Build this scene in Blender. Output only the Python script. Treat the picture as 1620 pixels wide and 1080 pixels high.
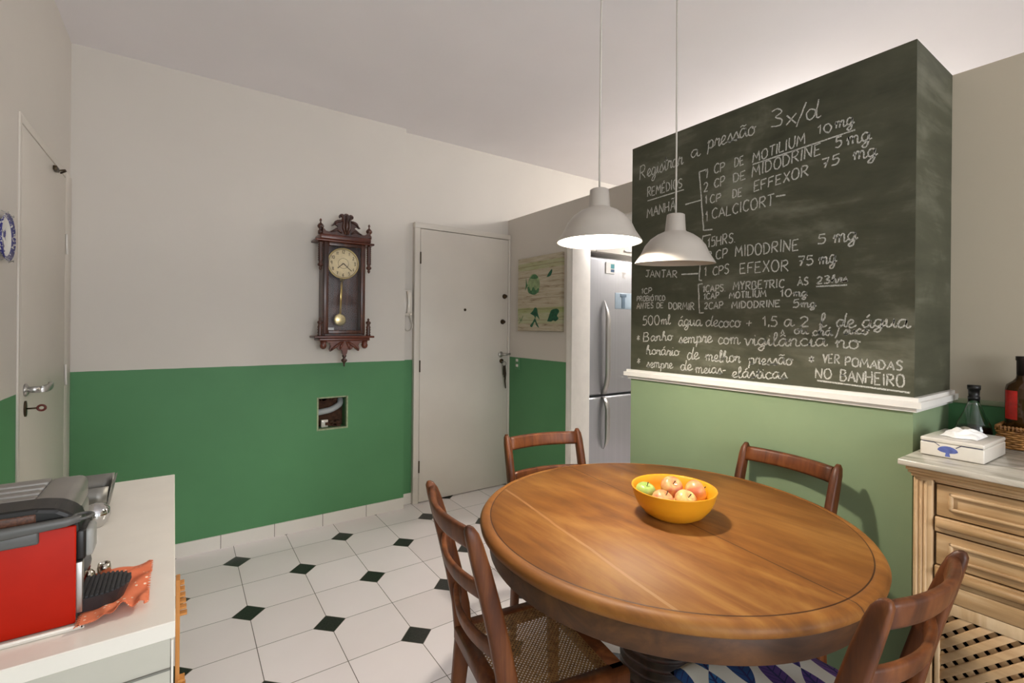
import bpy, bmesh, math, random
from mathutils import Vector, Matrix
random.seed(7)
PI = math.pi
scn = bpy.context.scene
col = scn.collection
for o in list(bpy.data.objects):
    bpy.data.objects.remove(o)

# ------------------------------------------------------------------ camera
cam_d = bpy.data.cameras.new('camera')
cam = bpy.data.objects.new('camera', cam_d)
col.objects.link(cam)
YAW, ROLL, EYE = math.radians(34.66), math.radians(0.5), 1.357
fwd = Vector((math.sin(YAW), math.cos(YAW), 0))
rgt = Vector((math.cos(YAW), -math.sin(YAW), 0))
up = Vector((0, 0, 1))
cr = rgt * math.cos(ROLL) + up * math.sin(ROLL)
cu = -rgt * math.sin(ROLL) + up * math.cos(ROLL)
cam.matrix_world = Matrix(((cr.x, cu.x, -fwd.x, 0), (cr.y, cu.y, -fwd.y, 0), (cr.z, cu.z, -fwd.z, EYE), (0, 0, 0, 1)))
cam_d.sensor_width = 36
cam_d.lens = 753.6 / 1620 * 36
cam_d.shift_y = -23 / 1620
cam_d.clip_start = 0.05
scn.camera = cam

# ------------------------------------------------------------------ world, lights, exposure
w = bpy.data.worlds.new('world')
scn.world = w
w.use_nodes = True
w.node_tree.nodes['Background'].inputs[0].default_value = (0.97, 0.97, 1.0, 1)
w.node_tree.nodes['Background'].inputs[1].default_value = 1.22
scn.view_settings.view_transform = 'Standard'
scn.view_settings.look = 'None'
scn.view_settings.exposure = 0.0
scn.view_settings.gamma = 1


def area(name, loc, target, size, size_y, power, color):
    l = bpy.data.lights.new(name, 'AREA')
    l.shape = 'RECTANGLE'
    l.size, l.size_y, l.energy, l.color = size, size_y, power, color
    o = bpy.data.objects.new(name, l)
    col.objects.link(o)
    o.location = loc
    o.rotation_euler = (Vector(target) - Vector(loc)).to_track_quat('-Z', 'Y').to_euler()
    return o


# ceiling light of the kitchen behind the partition, window behind the camera
kl = bpy.data.lights.new('kitchen_ceiling_light', 'POINT')
kl.energy, kl.color, kl.shadow_soft_size = 70, (1.0, 0.965, 0.94), 0.12
klo = bpy.data.objects.new('kitchen_ceiling_light', kl)
col.objects.link(klo)
klo.location = (4.0, 1.8, 2.66)
area('window_daylight', (0.6, -2.6, 1.5), (0.8, 3.0, 1.1), 1.6, 1.2, 62, (0.93, 0.97, 1.0))

# ------------------------------------------------------------------ materials
MATS = {}


def lin(c):
    return tuple(((x / 255) / 12.92 if x / 255 <= 0.04045 else ((x / 255 + 0.055) / 1.055) ** 2.4) for x in c) + (1,)


class NT:
    def __init__(self, name):
        self.m = bpy.data.materials.new(name)
        self.m.use_nodes = True
        self.t = self.m.node_tree
        self.p = self.t.nodes['Principled BSDF']
        MATS[name] = self.m

    def n(self, typ, **kw):
        nd = self.t.nodes.new(typ)
        for k, v in kw.items():
            setattr(nd, k, v)
        return nd

    def l(self, a, b):
        self.t.links.new(a, b)

    def val(self, sock, v):
        if isinstance(v, (int, float)):
            sock.default_value = v
        else:
            self.l(v, sock)

    def math(self, op, a, b=0.0, c=0.0):
        nd = self.n('ShaderNodeMath', operation=op)
        for i, v in enumerate((a, b, c)):
            self.val(nd.inputs[i], v)
        return nd.outputs[0]

    def mix(self, fac, a, b):
        nd = self.n('ShaderNodeMix', data_type='RGBA')
        self.val(nd.inputs[0], fac)
        for i, v in ((6, a), (7, b)):
            if isinstance(v, tuple):
                nd.inputs[i].default_value = v
            else:
                self.l(v, nd.inputs[i])
        return nd.outputs[2]

    def coord(self, kind='Object', scale=(1, 1, 1), rot=(0, 0, 0)):
        tc = self.n('ShaderNodeTexCoord')
        mp = self.n('ShaderNodeMapping')
        mp.inputs['Scale'].default_value = scale
        mp.inputs['Rotation'].default_value = rot
        self.l(tc.outputs[kind], mp.inputs[0])
        return mp.outputs[0]

    def noise(self, vec, scale, detail=3, rough=0.5, dist=0.0):
        nd = self.n('ShaderNodeTexNoise')
        self.l(vec, nd.inputs['Vector'])
        nd.inputs['Scale'].default_value = scale
        nd.inputs['Detail'].default_value = detail
        nd.inputs['Roughness'].default_value = rough
        nd.inputs['Distortion'].default_value = dist
        return nd.outputs[0]

    def ramp(self, fac, stops):
        nd = self.n('ShaderNodeValToRGB')
        el = nd.color_ramp.elements
        while len(el) < len(stops):
            el.new(0.5)
        for e, (p, c) in zip(el, stops):
            e.position = p
            e.color = c
        self.l(fac, nd.inputs[0])
        return nd.outputs[0]

    def bump(self, h, strength=0.2, dist=0.002):
        nd = self.n('ShaderNodeBump')
        nd.inputs['Strength'].default_value = strength
        nd.inputs['Distance'].default_value = dist
        self.l(h, nd.inputs['Height'])
        self.l(nd.outputs[0], self.p.inputs['Normal'])

    def base(self, c):
        if isinstance(c, tuple):
            self.p.inputs['Base Color'].default_value = c
        else:
            self.l(c, self.p.inputs['Base Color'])

    def xyz(self, kind='Position'):
        if kind == 'Position':
            src = self.n('ShaderNodeNewGeometry').outputs['Position']
        else:
            src = self.n('ShaderNodeTexCoord').outputs[kind]
        s = self.n('ShaderNodeSeparateXYZ')
        self.l(src, s.inputs[0])
        return s.outputs


def plain(name, rgb, rough=0.5, metal=0.0, var=0.06, nscale=18, bump=0.0, coat=0.0, trans=0.0, ior=1.45):
    t = NT(name)
    c = lin(rgb)
    v = t.coord()
    nz = t.noise(v, nscale)
    lo = tuple(x * (1 - var) for x in c[:3]) + (1,)
    hi = tuple(min(1, x * (1 + var)) for x in c[:3]) + (1,)
    t.base(t.ramp(nz, [(0.3, lo), (0.7, hi)]))
    t.p.inputs['Roughness'].default_value = rough
    t.p.inputs['Metallic'].default_value = metal
    t.p.inputs['Coat Weight'].default_value = coat
    t.p.inputs['Transmission Weight'].default_value = trans
    t.p.inputs['IOR'].default_value = ior
    if bump:
        t.bump(nz, bump)
    return t.m


def wood(name, dark, mid, light, axis='Y', scale=1.0, rough=0.35, coat=0.0, rot=0.0):
    t = NT(name)
    s = {'X': (1.2, 14, 14), 'Y': (14, 1.2, 14), 'Z': (14, 14, 1.2)}[axis]
    v = t.coord('Object', tuple(a * scale for a in s), (0, 0, rot))
    n1 = t.noise(v, 1.0, 6, 0.62, 0.7)
    v2 = t.coord('Object', (3 * scale,) * 3, (0, 0, rot))
    n2 = t.noise(v2, 1.0, 3, 0.55, 0.4)
    f = t.math('ADD', t.math('MULTIPLY', n1, 0.62), t.math('MULTIPLY', n2, 0.38))
    t.base(t.ramp(f, [(0.36, lin(dark)), (0.5, lin(mid)), (0.64, lin(light))]))
    t.p.inputs['Roughness'].default_value = rough
    t.p.inputs['Coat Weight'].default_value = coat
    t.p.inputs['Coat Roughness'].default_value = 0.15
    t.bump(n1, 0.08, 0.001)
    return t.m


def wall_paint(name, white, green, level=1.10, wob=0.004):
    """white wall with a green painted dado up to `level`"""
    t = NT(name)
    v = t.coord()
    n = t.noise(v, 1.6, 4, 0.6)
    fine = t.noise(v, 60, 2)
    wcol = t.ramp(n, [(0.3, tuple(x * 0.96 for x in lin(white)[:3]) + (1,)), (0.7, lin(white))])
    gcol = t.ramp(n, [(0.3, tuple(x * 0.92 for x in lin(green)[:3]) + (1,)), (0.7, tuple(x * 1.06 for x in lin(green)[:3]) + (1,))])
    z = t.xyz()[2]
    edge = t.noise(v, 9, 2)
    zz = t.math('ADD', z, t.math('MULTIPLY', t.math('SUBTRACT', edge, 0.5), wob))
    f = t.math('GREATER_THAN', zz, level)
    t.base(t.mix(f, gcol, wcol))
    t.p.inputs['Roughness'].default_value = 0.55
    t.p.inputs['Specular IOR Level'].default_value = 0.3
    t.bump(fine, 0.12, 0.001)
    return t.m


WHITE = (209, 203, 194)
GREEN = (82, 134, 90)
GREEN_LAMPLIT = (132, 150, 116)  # same paint as GREEN, paled to put the lamp's sheen into the colour
wall_m = wall_paint('painted_wall', WHITE, GREEN)
ceil_m = plain('ceiling_paint', (240, 236, 238), 0.8, var=0.02, nscale=2)
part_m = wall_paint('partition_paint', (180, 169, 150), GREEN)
column_m = wall_paint('column_paint_lamplit', (198, 189, 173), GREEN_LAMPLIT)
doorway_m = wall_paint('doorway_wall_paint', (204, 197, 187), GREEN)
trim_m = plain('white_gloss_trim', (226, 222, 215), 0.35, var=0.03)
door_m = plain('white_door_enamel', (208, 201, 190), 0.4, var=0.03, nscale=3)
wood_tb = wood('polished_table_wood', (116, 58, 20), (160, 92, 38), (186, 120, 62), 'Y', 1.0, 0.32, 0.15, math.radians(8))
wood_ch = wood('reddish_chair_wood', (52, 25, 10), (90, 47, 20), (120, 70, 35), 'Z', 1.4, 0.45, 0.0)
wood_ch.node_tree.nodes['Principled BSDF'].inputs['Specular IOR Level'].default_value = 0.35
wood_ped = wood('dark_pedestal_wood', (30, 14, 8), (52, 27, 15), (74, 42, 24), 'Z', 1.2, 0.4)
wood_ck = wood('dark_clock_wood', (38, 18, 10), (66, 32, 19), (94, 52, 32), 'Z', 2.0, 0.35, 0.2)
wood_ck_red = wood('red_clock_wood', (58, 22, 12), (92, 40, 22), (116, 58, 34), 'X', 2.0, 0.35, 0.2)
wood_bf = wood('limed_buffet_wood', (160, 126, 86), (192, 160, 120), (216, 190, 154), 'Z', 1.2, 0.5)
wood_bfh = wood('limed_buffet_wood_horizontal', (142, 108, 70), (178, 144, 102), (208, 178, 140), 'Y', 1.2, 0.5)
wood_lat = wood('pale_lattice_wood', (168, 132, 92), (196, 162, 120), (214, 184, 146), 'Y', 1.5, 0.55)
wood_rk = wood('honey_rack_wood', (150, 94, 40), (186, 126, 60), (206, 150, 84), 'Z', 2, 0.45)
black_m = plain('black_plastic', (26, 25, 24), 0.4)
dark_m = plain('painted_shade', (20, 14, 10), 0.9)
grey_m = plain('grey_plastic', (88, 88, 86), 0.4)
steel_m = plain('brushed_steel', (176, 174, 170), 0.32, 0.9, nscale=6)
chrome_m = plain('chrome', (205, 205, 205), 0.08, 1.0, var=0.01)
toast_m = plain('grey_toaster_metal', (150, 147, 142), 0.38, 0.55)
brass_m = plain('pale_brass', (196, 172, 112), 0.3, 0.85)
bronze_m = plain('dark_bronze', (70, 58, 42), 0.35, 0.8)
red_m = plain('red_plastic', (172, 26, 3), 0.5)
red_m.node_tree.nodes['Principled BSDF'].inputs['Specular IOR Level'].default_value = 0.2
lam_m = plain('white_laminate', (230, 224, 214), 0.3, var=0.02)
lamb_m = plain('grey_white_laminate', (190, 186, 174), 0.4, var=0.02)
china_m = plain('white_china', (218, 211, 200), 0.2, var=0.03, coat=0.3)
blue_m = plain('blue_glaze', (88, 100, 160), 0.25, var=0.3, nscale=60)
shade_m = plain('white_lamp_shade', (176, 168, 158), 0.35, var=0.02)
yellow_m = plain('yellow_plastic_bowl', (236, 166, 36), 0.35, var=0.03)
yellow_m.node_tree.nodes['Principled BSDF'].inputs['Subsurface Weight'].default_value = 0.25
yellow_m.node_tree.nodes['Principled BSDF'].inputs['Subsurface Radius'].default_value = (0.02, 0.012, 0.004)
cord_m = plain('pale_cord', (190, 184, 174), 0.5)
paper_m = plain('white_paper', (240, 238, 234), 0.7)

# ------------------------------------------------------------------ mesh helpers
def rotm(rx=0, ry=0, rz=0):
    return Matrix.Rotation(rz, 4, 'Z') @ Matrix.Rotation(ry, 4, 'Y') @ Matrix.Rotation(rx, 4, 'X')


class MB:
    def __init__(self):
        self.bm = bmesh.new()
        self.mi = 0

    def _add(self, tmp, mat=None):
        if mat is not None:
            bmesh.ops.transform(tmp, matrix=mat, verts=tmp.verts)
        vm = {}
        for v in tmp.verts:
            vm[v] = self.bm.verts.new(v.co)
        for f in tmp.faces:
            try:
                nf = self.bm.faces.new([vm[v] for v in f.verts])
                nf.material_index = self.mi
                nf.smooth = f.smooth
            except ValueError:
                pass
        tmp.free()
        return self

    def box(self, x0, x1, y0, y1, z0, z1, bev=0.0, seg=2, mat=None):
        t = bmesh.new()
        bmesh.ops.create_cube(t, size=1)
        bmesh.ops.transform(t, matrix=Matrix.Translation(((x0 + x1) / 2, (y0 + y1) / 2, (z0 + z1) / 2)) @ Matrix.Diagonal((abs(x1 - x0), abs(y1 - y0), abs(z1 - z0), 1)), verts=t.verts)
        if bev > 0:
            bmesh.ops.bevel(t, geom=t.edges[:], offset=bev, segments=seg, profile=0.5, affect='EDGES')
            if seg > 1:
                for f in t.faces:
                    f.smooth = True
        return self._add(t, mat)

    def lathe(self, prof, seg=32, mat=None, cap=True, smooth=True):
        t = bmesh.new()
        rings = []
        for r, z in prof:
            if r < 1e-5:
                rings.append([t.verts.new((0, 0, z))])
            else:
                rings.append([t.verts.new((r * math.cos(2 * PI * i / seg), r * math.sin(2 * PI * i / seg), z)) for i in range(seg)])
        for a, b in zip(rings, rings[1:]):
            for i in range(seg):
                j = (i + 1) % seg
                if len(a) == 1 and len(b) == 1:
                    continue
                if len(a) == 1:
                    f = t.faces.new((a[0], b[j], b[i]))
                elif len(b) == 1:
                    f = t.faces.new((a[i], a[j], b[0]))
                else:
                    f = t.faces.new((a[i], a[j], b[j], b[i]))
                f.smooth = smooth
        if cap:
            for rr in (rings[0], rings[-1]):
                if len(rr) > 2:
                    t.faces.new(rr)
        bmesh.ops.recalc_face_normals(t, faces=t.faces[:])
        return self._add(t, mat)

    def tube(self, pts, r, seg=8, mat=None, closed=False):
        """round tube along points; r a number or one radius per point"""
        P = [Vector(p) for p in pts]
        n = len(P)
        rs = r if isinstance(r, (list, tuple)) else [r] * n
        t = bmesh.new()
        rings = []
        prev = None
        for i, p in enumerate(P):
            if closed:
                d = (P[(i + 1) % n] - P[i - 1]).normalized()
            else:
                d = (P[min(i + 1, n - 1)] - P[max(i - 1, 0)]).normalized()
            if prev is None:
                a = Vector((0, 0, 1)) if abs(d.z) < 0.9 else Vector((1, 0, 0))
                u = d.cross(a).normalized()
            else:
                u = (prev - d * prev.dot(d)).normalized()
            prev = u
            v = d.cross(u)
            rings.append([t.verts.new(p + (u * math.cos(2 * PI * k / seg) + v * math.sin(2 * PI * k / seg)) * rs[i]) for k in range(seg)])
        m = n if closed else n - 1
        for i in range(m):
            a, b = rings[i], rings[(i + 1) % n]
            for k in range(seg):
                j = (k + 1) % seg
                f = t.faces.new((a[k], a[j], b[j], b[k]))
                f.smooth = True
        if not closed:
            t.faces.new(rings[0][::-1])
            t.faces.new(rings[-1])
        bmesh.ops.recalc_face_normals(t, faces=t.faces[:])
        return self._add(t, mat)

    def sweep(self, frames, mat=None, bev=0.0):
        """frames: list of (center, half-width vector, half-height vector); rectangular bar with softened corners"""
        t = bmesh.new()
        rings = []
        k = 0.32
        for c, a, b in frames:
            c, a, b = Vector(c), Vector(a), Vector(b)
            ring = []
            for sa, sb in ((1, 1 - k), (1 - k, 1), (-(1 - k), 1), (-1, 1 - k), (-1, -(1 - k)), (-(1 - k), -1), (1 - k, -1), (1, -(1 - k))):
                ring.append(t.verts.new(c + a * sa + b * sb))
            rings.append(ring)
        for a, b in zip(rings, rings[1:]):
            for i in range(8):
                j = (i + 1) % 8
                f = t.faces.new((a[i], a[j], b[j], b[i]))
                f.smooth = True
        t.faces.new(rings[0][::-1])
        t.faces.new(rings[-1])
        bmesh.ops.recalc_face_normals(t, faces=t.faces[:])
        return self._add(t, mat)

    def prism(self, poly, depth, mat=None, bev=0.0):
        """poly in XZ plane, extruded along +Y by depth"""
        t = bmesh.new()
        a = [t.verts.new((x, 0, z)) for x, z in poly]
        b = [t.verts.new((x, depth, z)) for x, z in poly]
        t.faces.new(a)
        t.faces.new(b[::-1])
        n = len(a)
        for i in range(n):
            j = (i + 1) % n
            t.faces.new((a[j], a[i], b[i], b[j]))
        bmesh.ops.recalc_face_normals(t, faces=t.faces[:])
        if bev > 0:
            bmesh.ops.bevel(t, geom=t.edges[:], offset=bev, segments=2, profile=0.5, affect='EDGES')
        return self._add(t, mat)

    def sphere(self, c, r, seg=20, sc=(1, 1, 1)):
        t = bmesh.new()
        bmesh.ops.create_uvsphere(t, u_segments=seg, v_segments=max(8, seg // 2), radius=r)
        for f in t.faces:
            f.smooth = True
        return self._add(t, Matrix.Translation(c) @ Matrix.Diagonal((sc[0], sc[1], sc[2], 1)))

    def grid(self, fn, nu, nv, thick=0.0, smooth=True):
        t = bmesh.new()
        g = [[t.verts.new(fn(i / nu, j / nv)) for j in range(nv + 1)] for i in range(nu + 1)]
        for i in range(nu):
            for j in range(nv):
                f = t.faces.new((g[i][j], g[i + 1][j], g[i + 1][j + 1], g[i][j + 1]))
                f.smooth = smooth
        if thick:
            bmesh.ops.recalc_face_normals(t, faces=t.faces[:])
            bmesh.ops.solidify(t, geom=t.faces[:], thickness=thick)
        return self._add(t)

    def build(self, name, mat, parent=None):
        me = bpy.data.meshes.new(name)
        self.bm.normal_update()
        self.bm.to_mesh(me)
        self.bm.free()
        for m in (mat if isinstance(mat, (list, tuple)) else [mat]):
            me.materials.append(m)
        o = bpy.data.objects.new(name, me)
        col.objects.link(o)
        if parent is not None:
            o.parent = parent
        return o


def tag(o, label=None, cat=None, group=None, kind=None):
    for k, v in (('label', label), ('category', cat), ('group', group), ('kind', kind)):
        if v:
            o[k] = v
    return o


def thing(name, label, cat, loc=(0, 0, 0), rz=0.0, group=None):
    o = bpy.data.objects.new(name, None)
    o.empty_display_size = 0.05
    col.objects.link(o)
    o.location = loc
    o.rotation_euler = (0, 0, rz)
    return tag(o, label, cat, group)


def struct(name, mb, m, parent=None):
    o = mb.build(name, m, parent)
    if parent is None:
        o['kind'] = 'structure'
    return o


def copy_tree(o, parent=None):
    c = o.copy()
    col.objects.link(c)
    c.parent = parent
    for ch in list(o.children):
        copy_tree(ch, c)
    return c


def Tm(x, y, z):
    return Matrix.Translation((x, y, z))


def catmull(pts, n=5):
    if len(pts) < 3:
        return pts
    P = [pts[0]] + list(pts) + [pts[-1]]
    out = []
    for i in range(1, len(P) - 2):
        p0, p1, p2, p3 = P[i - 1], P[i], P[i + 1], P[i + 2]
        for k in range(n):
            t = k / n
            out.append(tuple(0.5 * (2 * b + (c - a) * t + (2 * a - 5 * b + 4 * c - d) * t * t + (-a + 3 * b - 3 * c + d) * t ** 3)
                             for a, b, c, d in zip(p0, p1, p2, p3)))
    out.append(tuple(pts[-1]))
    return out


# single-stroke handwriting: glyph -> (advance, [(smooth, points)...]); capitals 1 tall, small letters .55, descenders to -.35
GL = {}


def g(ch, adv, *strokes):
    GL[ch] = (adv, [(s[0] == '~', [tuple(float(q) for q in p.split(',')) for p in s[1:].split()]) for s in strokes])


g('A', .78, '-0,0 .36,1 .7,0', '-.14,.36 .58,.36')
g('B', .72, '-0.03,0 0.03,1', '~.0,.97 .4,1 .52,.78 .36,.56 .08,.52', '~.08,.52 .48,.5 .62,.25 .42,.02 .0,.0')
g('C', .72, '~.62,.86 .42,1 .16,.88 .02,.5 .12,.12 .36,0 .62,.14')
g('D', .76, '-.05,0 .03,1', '~.0,.98 .4,.94 .64,.55 .48,.12 .02,.0')
g('E', .68, '-.54,1 .02,.97 0,0 .56,.03', '-.02,.5 .42,.53')
g('F', .64, '-.56,1 .02,.97 0,0', '-.02,.5 .42,.53')
g('H', .76, '-0,0 .02,1', '-.6,0 .62,1', '-.0,.5 .62,.52')
g('I', .26, '-.08,0 .1,1')
g('J', .62, '-.05,.96 .62,1', '~.38,.98 .38,.3 .24,.02 .02,.16')
g('L', .62, '-.03,1 0,0 .52,.03')
g('M', .94, '-0,0 .1,1 .42,.36 .74,1 .82,0')
g('N', .78, '-0,0 .03,1 .6,0 .64,1')
g('O', .8, '~.36,1 .1,.86 .02,.45 .14,.08 .4,0 .64,.2 .68,.6 .54,.92 .34,1')
g('P', .68, '-.02,0 .05,1', '~.0,.96 .44,.98 .58,.76 .42,.5 .04,.44')
g('R', .74, '-.02,0 .05,1', '~.0,.96 .44,.98 .58,.76 .42,.54 .05,.48', '-.22,.48 .64,0')
g('S', .64, '~.56,.88 .34,1 .08,.86 .14,.6 .44,.46 .54,.2 .32,0 .02,.1')
g('T', .66, '-0,.98 .66,1', '-.34,.98 .3,0')
g('U', .74, '~.02,1 .02,.35 .2,.02 .46,.06 .62,.4 .62,1')
g('V', .68, '-0,1 .28,0 .62,1')
g('X', .68, '-.02,1 .58,0', '-.6,1 .0,0')
g('Y', .66, '-0,1 .3,.5 .26,0', '-.6,1 .3,.5')
g('0', .72, '~.34,1 .08,.8 .02,.4 .2,.02 .46,.06 .62,.45 .54,.86 .34,1')
g('1', .42, '-.04,.7 .26,1 .22,0')
g('2', .66, '~.06,.8 .3,1 .54,.78 .36,.4 .04,.02', '-.04,.02 .58,.04')
g('3', .64, '~.06,.9 .32,1 .52,.78 .24,.54 .54,.34 .44,.04 .02,.06')
g('4', .66, '-.42,0 .44,1 .02,.36 .6,.36')
g('5', .66, '-.54,1 .14,.98 .08,.58', '~.08,.56 .42,.62 .56,.34 .36,.02 .02,.06')
g('6', .66, '~.5,.98 .16,.7 .04,.28 .26,.0 .52,.2 .36,.5 .08,.34')
g('7', .62, '-.02,.97 .56,1 .22,0', '-.14,.5 .5,.54')
g('8', .66, '~.3,.54 .08,.76 .3,1 .5,.76 .3,.54 .04,.26 .3,0 .56,.26 .3,.54')
g('9', .66, '~.54,.72 .3,.5 .06,.72 .28,1 .54,.78 .44,0')
g('a', .62, '~.46,.5 .22,.56 .04,.3 .14,.03 .34,.14 .46,.5', '~.46,.54 .44,.14 .54,.02 .66,.14')
g('b', .56, '~.0,.1 .14,.6 .26,.98 .14,.96 .08,.4 .14,.03 .36,.1 .42,.36 .28,.5 .2,.36 .56,.4')
g('c', .5, '~.4,.46 .22,.56 .04,.3 .16,.02 .36,.06 .54,.18')
g('d', .64, '~.44,.48 .2,.56 .04,.28 .16,.02 .36,.14 .46,.5', '~.58,1 .48,.4 .5,.06 .68,.12')
g('e', .5, '~.0,.14 .3,.3 .36,.48 .22,.56 .06,.3 .18,.02 .38,.06 .54,.18')
g('g', .6, '~.44,.48 .2,.56 .04,.3 .16,.04 .36,.16 .46,.52', '~.46,.52 .42,-.1 .26,-.38 .06,-.28 .3,-.04 .62,.14')
g('h', .64, '~.0,.12 .2,.6 .28,.98 .16,.96 .08,.4 .06,0', '~.06,.2 .24,.5 .4,.46 .4,.06 .5,.02 .64,.14')
g('i', .32, '~.0,.12 .12,.52 .12,.1 .2,.02 .34,.14', '-.14,.74 .17,.78')
g('l', .36, '~.0,.12 .24,.66 .24,.98 .12,.9 .1,.2 .2,.01 .38,.14')
g('m', .86, '~.0,.3 .1,.54 .1,.02', '~.1,.3 .24,.54 .36,.46 .36,.02', '~.36,.3 .5,.54 .64,.46 .64,.08 .74,.02 .88,.14')
g('n', .62, '~.0,.3 .1,.54 .1,.02', '~.1,.3 .26,.54 .4,.46 .4,.08 .5,.02 .64,.14')
g('o', .56, '~.26,.56 .06,.44 .06,.12 .24,.01 .42,.16 .4,.46 .26,.56 .34,.44 .56,.48')
g('p', .6, '~.04,.4 .14,.54 .1,.1 .04,-.38', '~.1,.3 .28,.56 .46,.42 .4,.08 .14,.06 .36,.02 .62,.16')
g('q', .6, '~.44,.5 .2,.56 .04,.3 .2,.02 .44,.3', '-.46,.54 .42,-.36')
g('r', .48, '~.0,.14 .1,.5 .16,.58 .2,.46 .36,.5 .32,.1 .4,.02 .5,.14')
g('s', .46, '~.0,.1 .24,.56 .3,.4 .38,.16 .24,.0 .06,.08 .28,.04 .48,.16')
g('t', .44, '~.0,.14 .18,.5 .22,.9 .16,.2 .26,.02 .46,.14', '-.02,.62 .4,.66')
g('u', .62, '~.0,.36 .08,.54 .08,.14 .22,.02 .42,.3 .44,.54', '~.44,.54 .44,.1 .52,.02 .64,.14')
g('v', .54, '~.0,.5 .1,.5 .2,.02 .4,.5 .56,.44')
g('x', .5, '-.02,.54 .44,.02', '-.44,.56 .0,.0')
g('+', .6, '-.0,.4 .5,.44', '-.26,.7 .24,.1')
g('*', .5, '-.2,.9 .2,.1', '-.0,.72 .42,.28', '-.0,.28 .42,.74')
g('/', .4, '-.0,-.2 .36,1.1')
g('^', .5, '-.0,.1 .24,.9 .46,.1')
g('.', .2, '-.04,.0 .09,.04')
g(',', .24, '-.1,.08 .04,-.16')
g('-', .4, '-.04,.3 .34,.32')
ACC = {'ã': ('a', '~'), 'á': ('a', "'"), 'â': ('a', '^'), 'ó': ('o', "'"), 'É': ('E', "'"), 'Ã': ('A', '~'), 'Ó': ('O', "'"), 'À': ('A', '`')}


def strokes_for(text):
    """list of polylines (x, y) with cap height 1, and the total width"""
    x = 0.0
    out = []
    for ch in text:
        if ch == ' ':
            x += .4
            continue
        acc = None
        if ch in ACC:
            ch, acc = ACC[ch]
        adv, st = GL[ch]
        dy = random.uniform(-.035, .035)
        sc = random.uniform(.93, 1.07)
        sl = random.uniform(-.02, .05)
        for smooth, pts in st:
            pts = [(x + a + sl * b, dy + b * sc) for a, b in pts]
            out.append(catmull(pts, 5) if smooth else pts)
        if acc:
            h = 1.1 if ch.isupper() else .72
            m = adv * .42
            sh = {"'": [(m, h), (m + .18, h + .2)], '`': [(m - .1, h + .18), (m + .08, h)],
                  '~': [(m - .18, h + .04), (m - .04, h + .12), (m + .1, h + .04), (m + .24, h + .12)],
                  '^': [(m - .14, h), (m + .02, h + .16), (m + .18, h)]}[acc]
            out.append([(x + a, b) for a, b in sh])
        x += adv + (.1 if ch.isupper() or ch.isdigit() else -.02)
    return out, max(x - .1, .1)


def ribbon(mb, pts, width, fn, wvar=0.25):
    """flat stroke through 2-D points; fn maps (s, t) to 3-D"""
    n = len(pts)
    if n < 2:
        return
    L, R = [], []
    for i, p in enumerate(pts):
        a = pts[max(i - 1, 0)]
        b = pts[min(i + 1, n - 1)]
        dx, dy = b[0] - a[0], b[1] - a[1]
        d = math.hypot(dx, dy) or 1
        nx, ny = -dy / d, dx / d
        hw = width / 2 * random.uniform(1 - wvar, 1 + wvar)
        L.append(mb.bm.verts.new(fn(p[0] + nx * hw, p[1] + ny * hw)))
        R.append(mb.bm.verts.new(fn(p[0] - nx * hw, p[1] - ny * hw)))
    for i in range(n - 1):
        f = mb.bm.faces.new((L[i], R[i], R[i + 1], L[i + 1]))
        f.material_index = mb.mi


def flat_poly(mb, pts, fn):
    f = mb.bm.faces.new([mb.bm.verts.new(fn(*p)) for p in pts])
    f.material_index = mb.mi
    return f

# ------------------------------------------------------------------ the setting
LX, BY, DY, PX, CX, RX = -0.49, 3.375, 3.441, 2.33, 1.915, 2.29
CEIL, PTOP = 2.825, 2.283


def floor_material():
    t = NT('octagon_floor_tiles')
    T = 0.2945
    x, y, _ = t.xyz()
    u = t.math('DIVIDE', t.math('SUBTRACT', x, 0.266), T)
    v = t.math('DIVIDE', t.math('SUBTRACT', y, 3.133), T)
    # grout lines
    du = t.math('ABSOLUTE', t.math('SUBTRACT', u, t.math('ROUND', u)))
    dv = t.math('ABSOLUTE', t.math('SUBTRACT', v, t.math('ROUND', v)))
    gl = t.math('LESS_THAN', t.math('MINIMUM', du, dv), 0.0052)
    # dark insets on every other crossing: rotate to (u+v)/2, (u-v)/2 lattice
    a = t.math('MULTIPLY', t.math('ADD', u, v), 0.5)
    b = t.math('MULTIPLY', t.math('SUBTRACT', u, v), 0.5)
    da = t.math('ABSOLUTE', t.math('SUBTRACT', a, t.math('ROUND', a)))
    db = t.math('ABSOLUTE', t.math('SUBTRACT', b, t.math('ROUND', b)))
    m = t.math('MAXIMUM', da, db)
    inset = t.math('LESS_THAN', m, 0.118)
    rim = t.math('LESS_THAN', m, 0.124)
    cid = t.n('ShaderNodeCombineXYZ')
    t.l(t.math('FLOOR', u), cid.inputs[0])
    t.l(t.math('FLOOR', v), cid.inputs[1])
    wn = t.n('ShaderNodeTexWhiteNoise')
    t.l(cid.outputs[0], wn.inputs[0])
    n = t.noise(t.coord(), 3, 4)
    f = t.math('ADD', t.math('MULTIPLY', wn.outputs[0], 0.5), t.math('MULTIPLY', n, 0.5))
    tile = t.ramp(f, [(0.25, lin((228, 219, 218))), (0.75, lin((238, 230, 230)))])
    c = t.mix(gl, tile, lin((92, 84, 74)))
    c = t.mix(rim, c, lin((120, 112, 100)))
    dk = t.ramp(t.noise(t.coord(), 140, 2), [(0.35, lin((24, 26, 24))), (0.7, lin((52, 52, 48)))])
    c = t.mix(inset, c, dk)
    t.base(c)
    t.p.inputs['Roughness'].default_value = 0.28
    t.p.inputs['Specular IOR Level'].default_value = 0.4
    t.bump(t.math('SUBTRACT', 1.0, gl), 0.25, 0.001)
    return t.m


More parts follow.
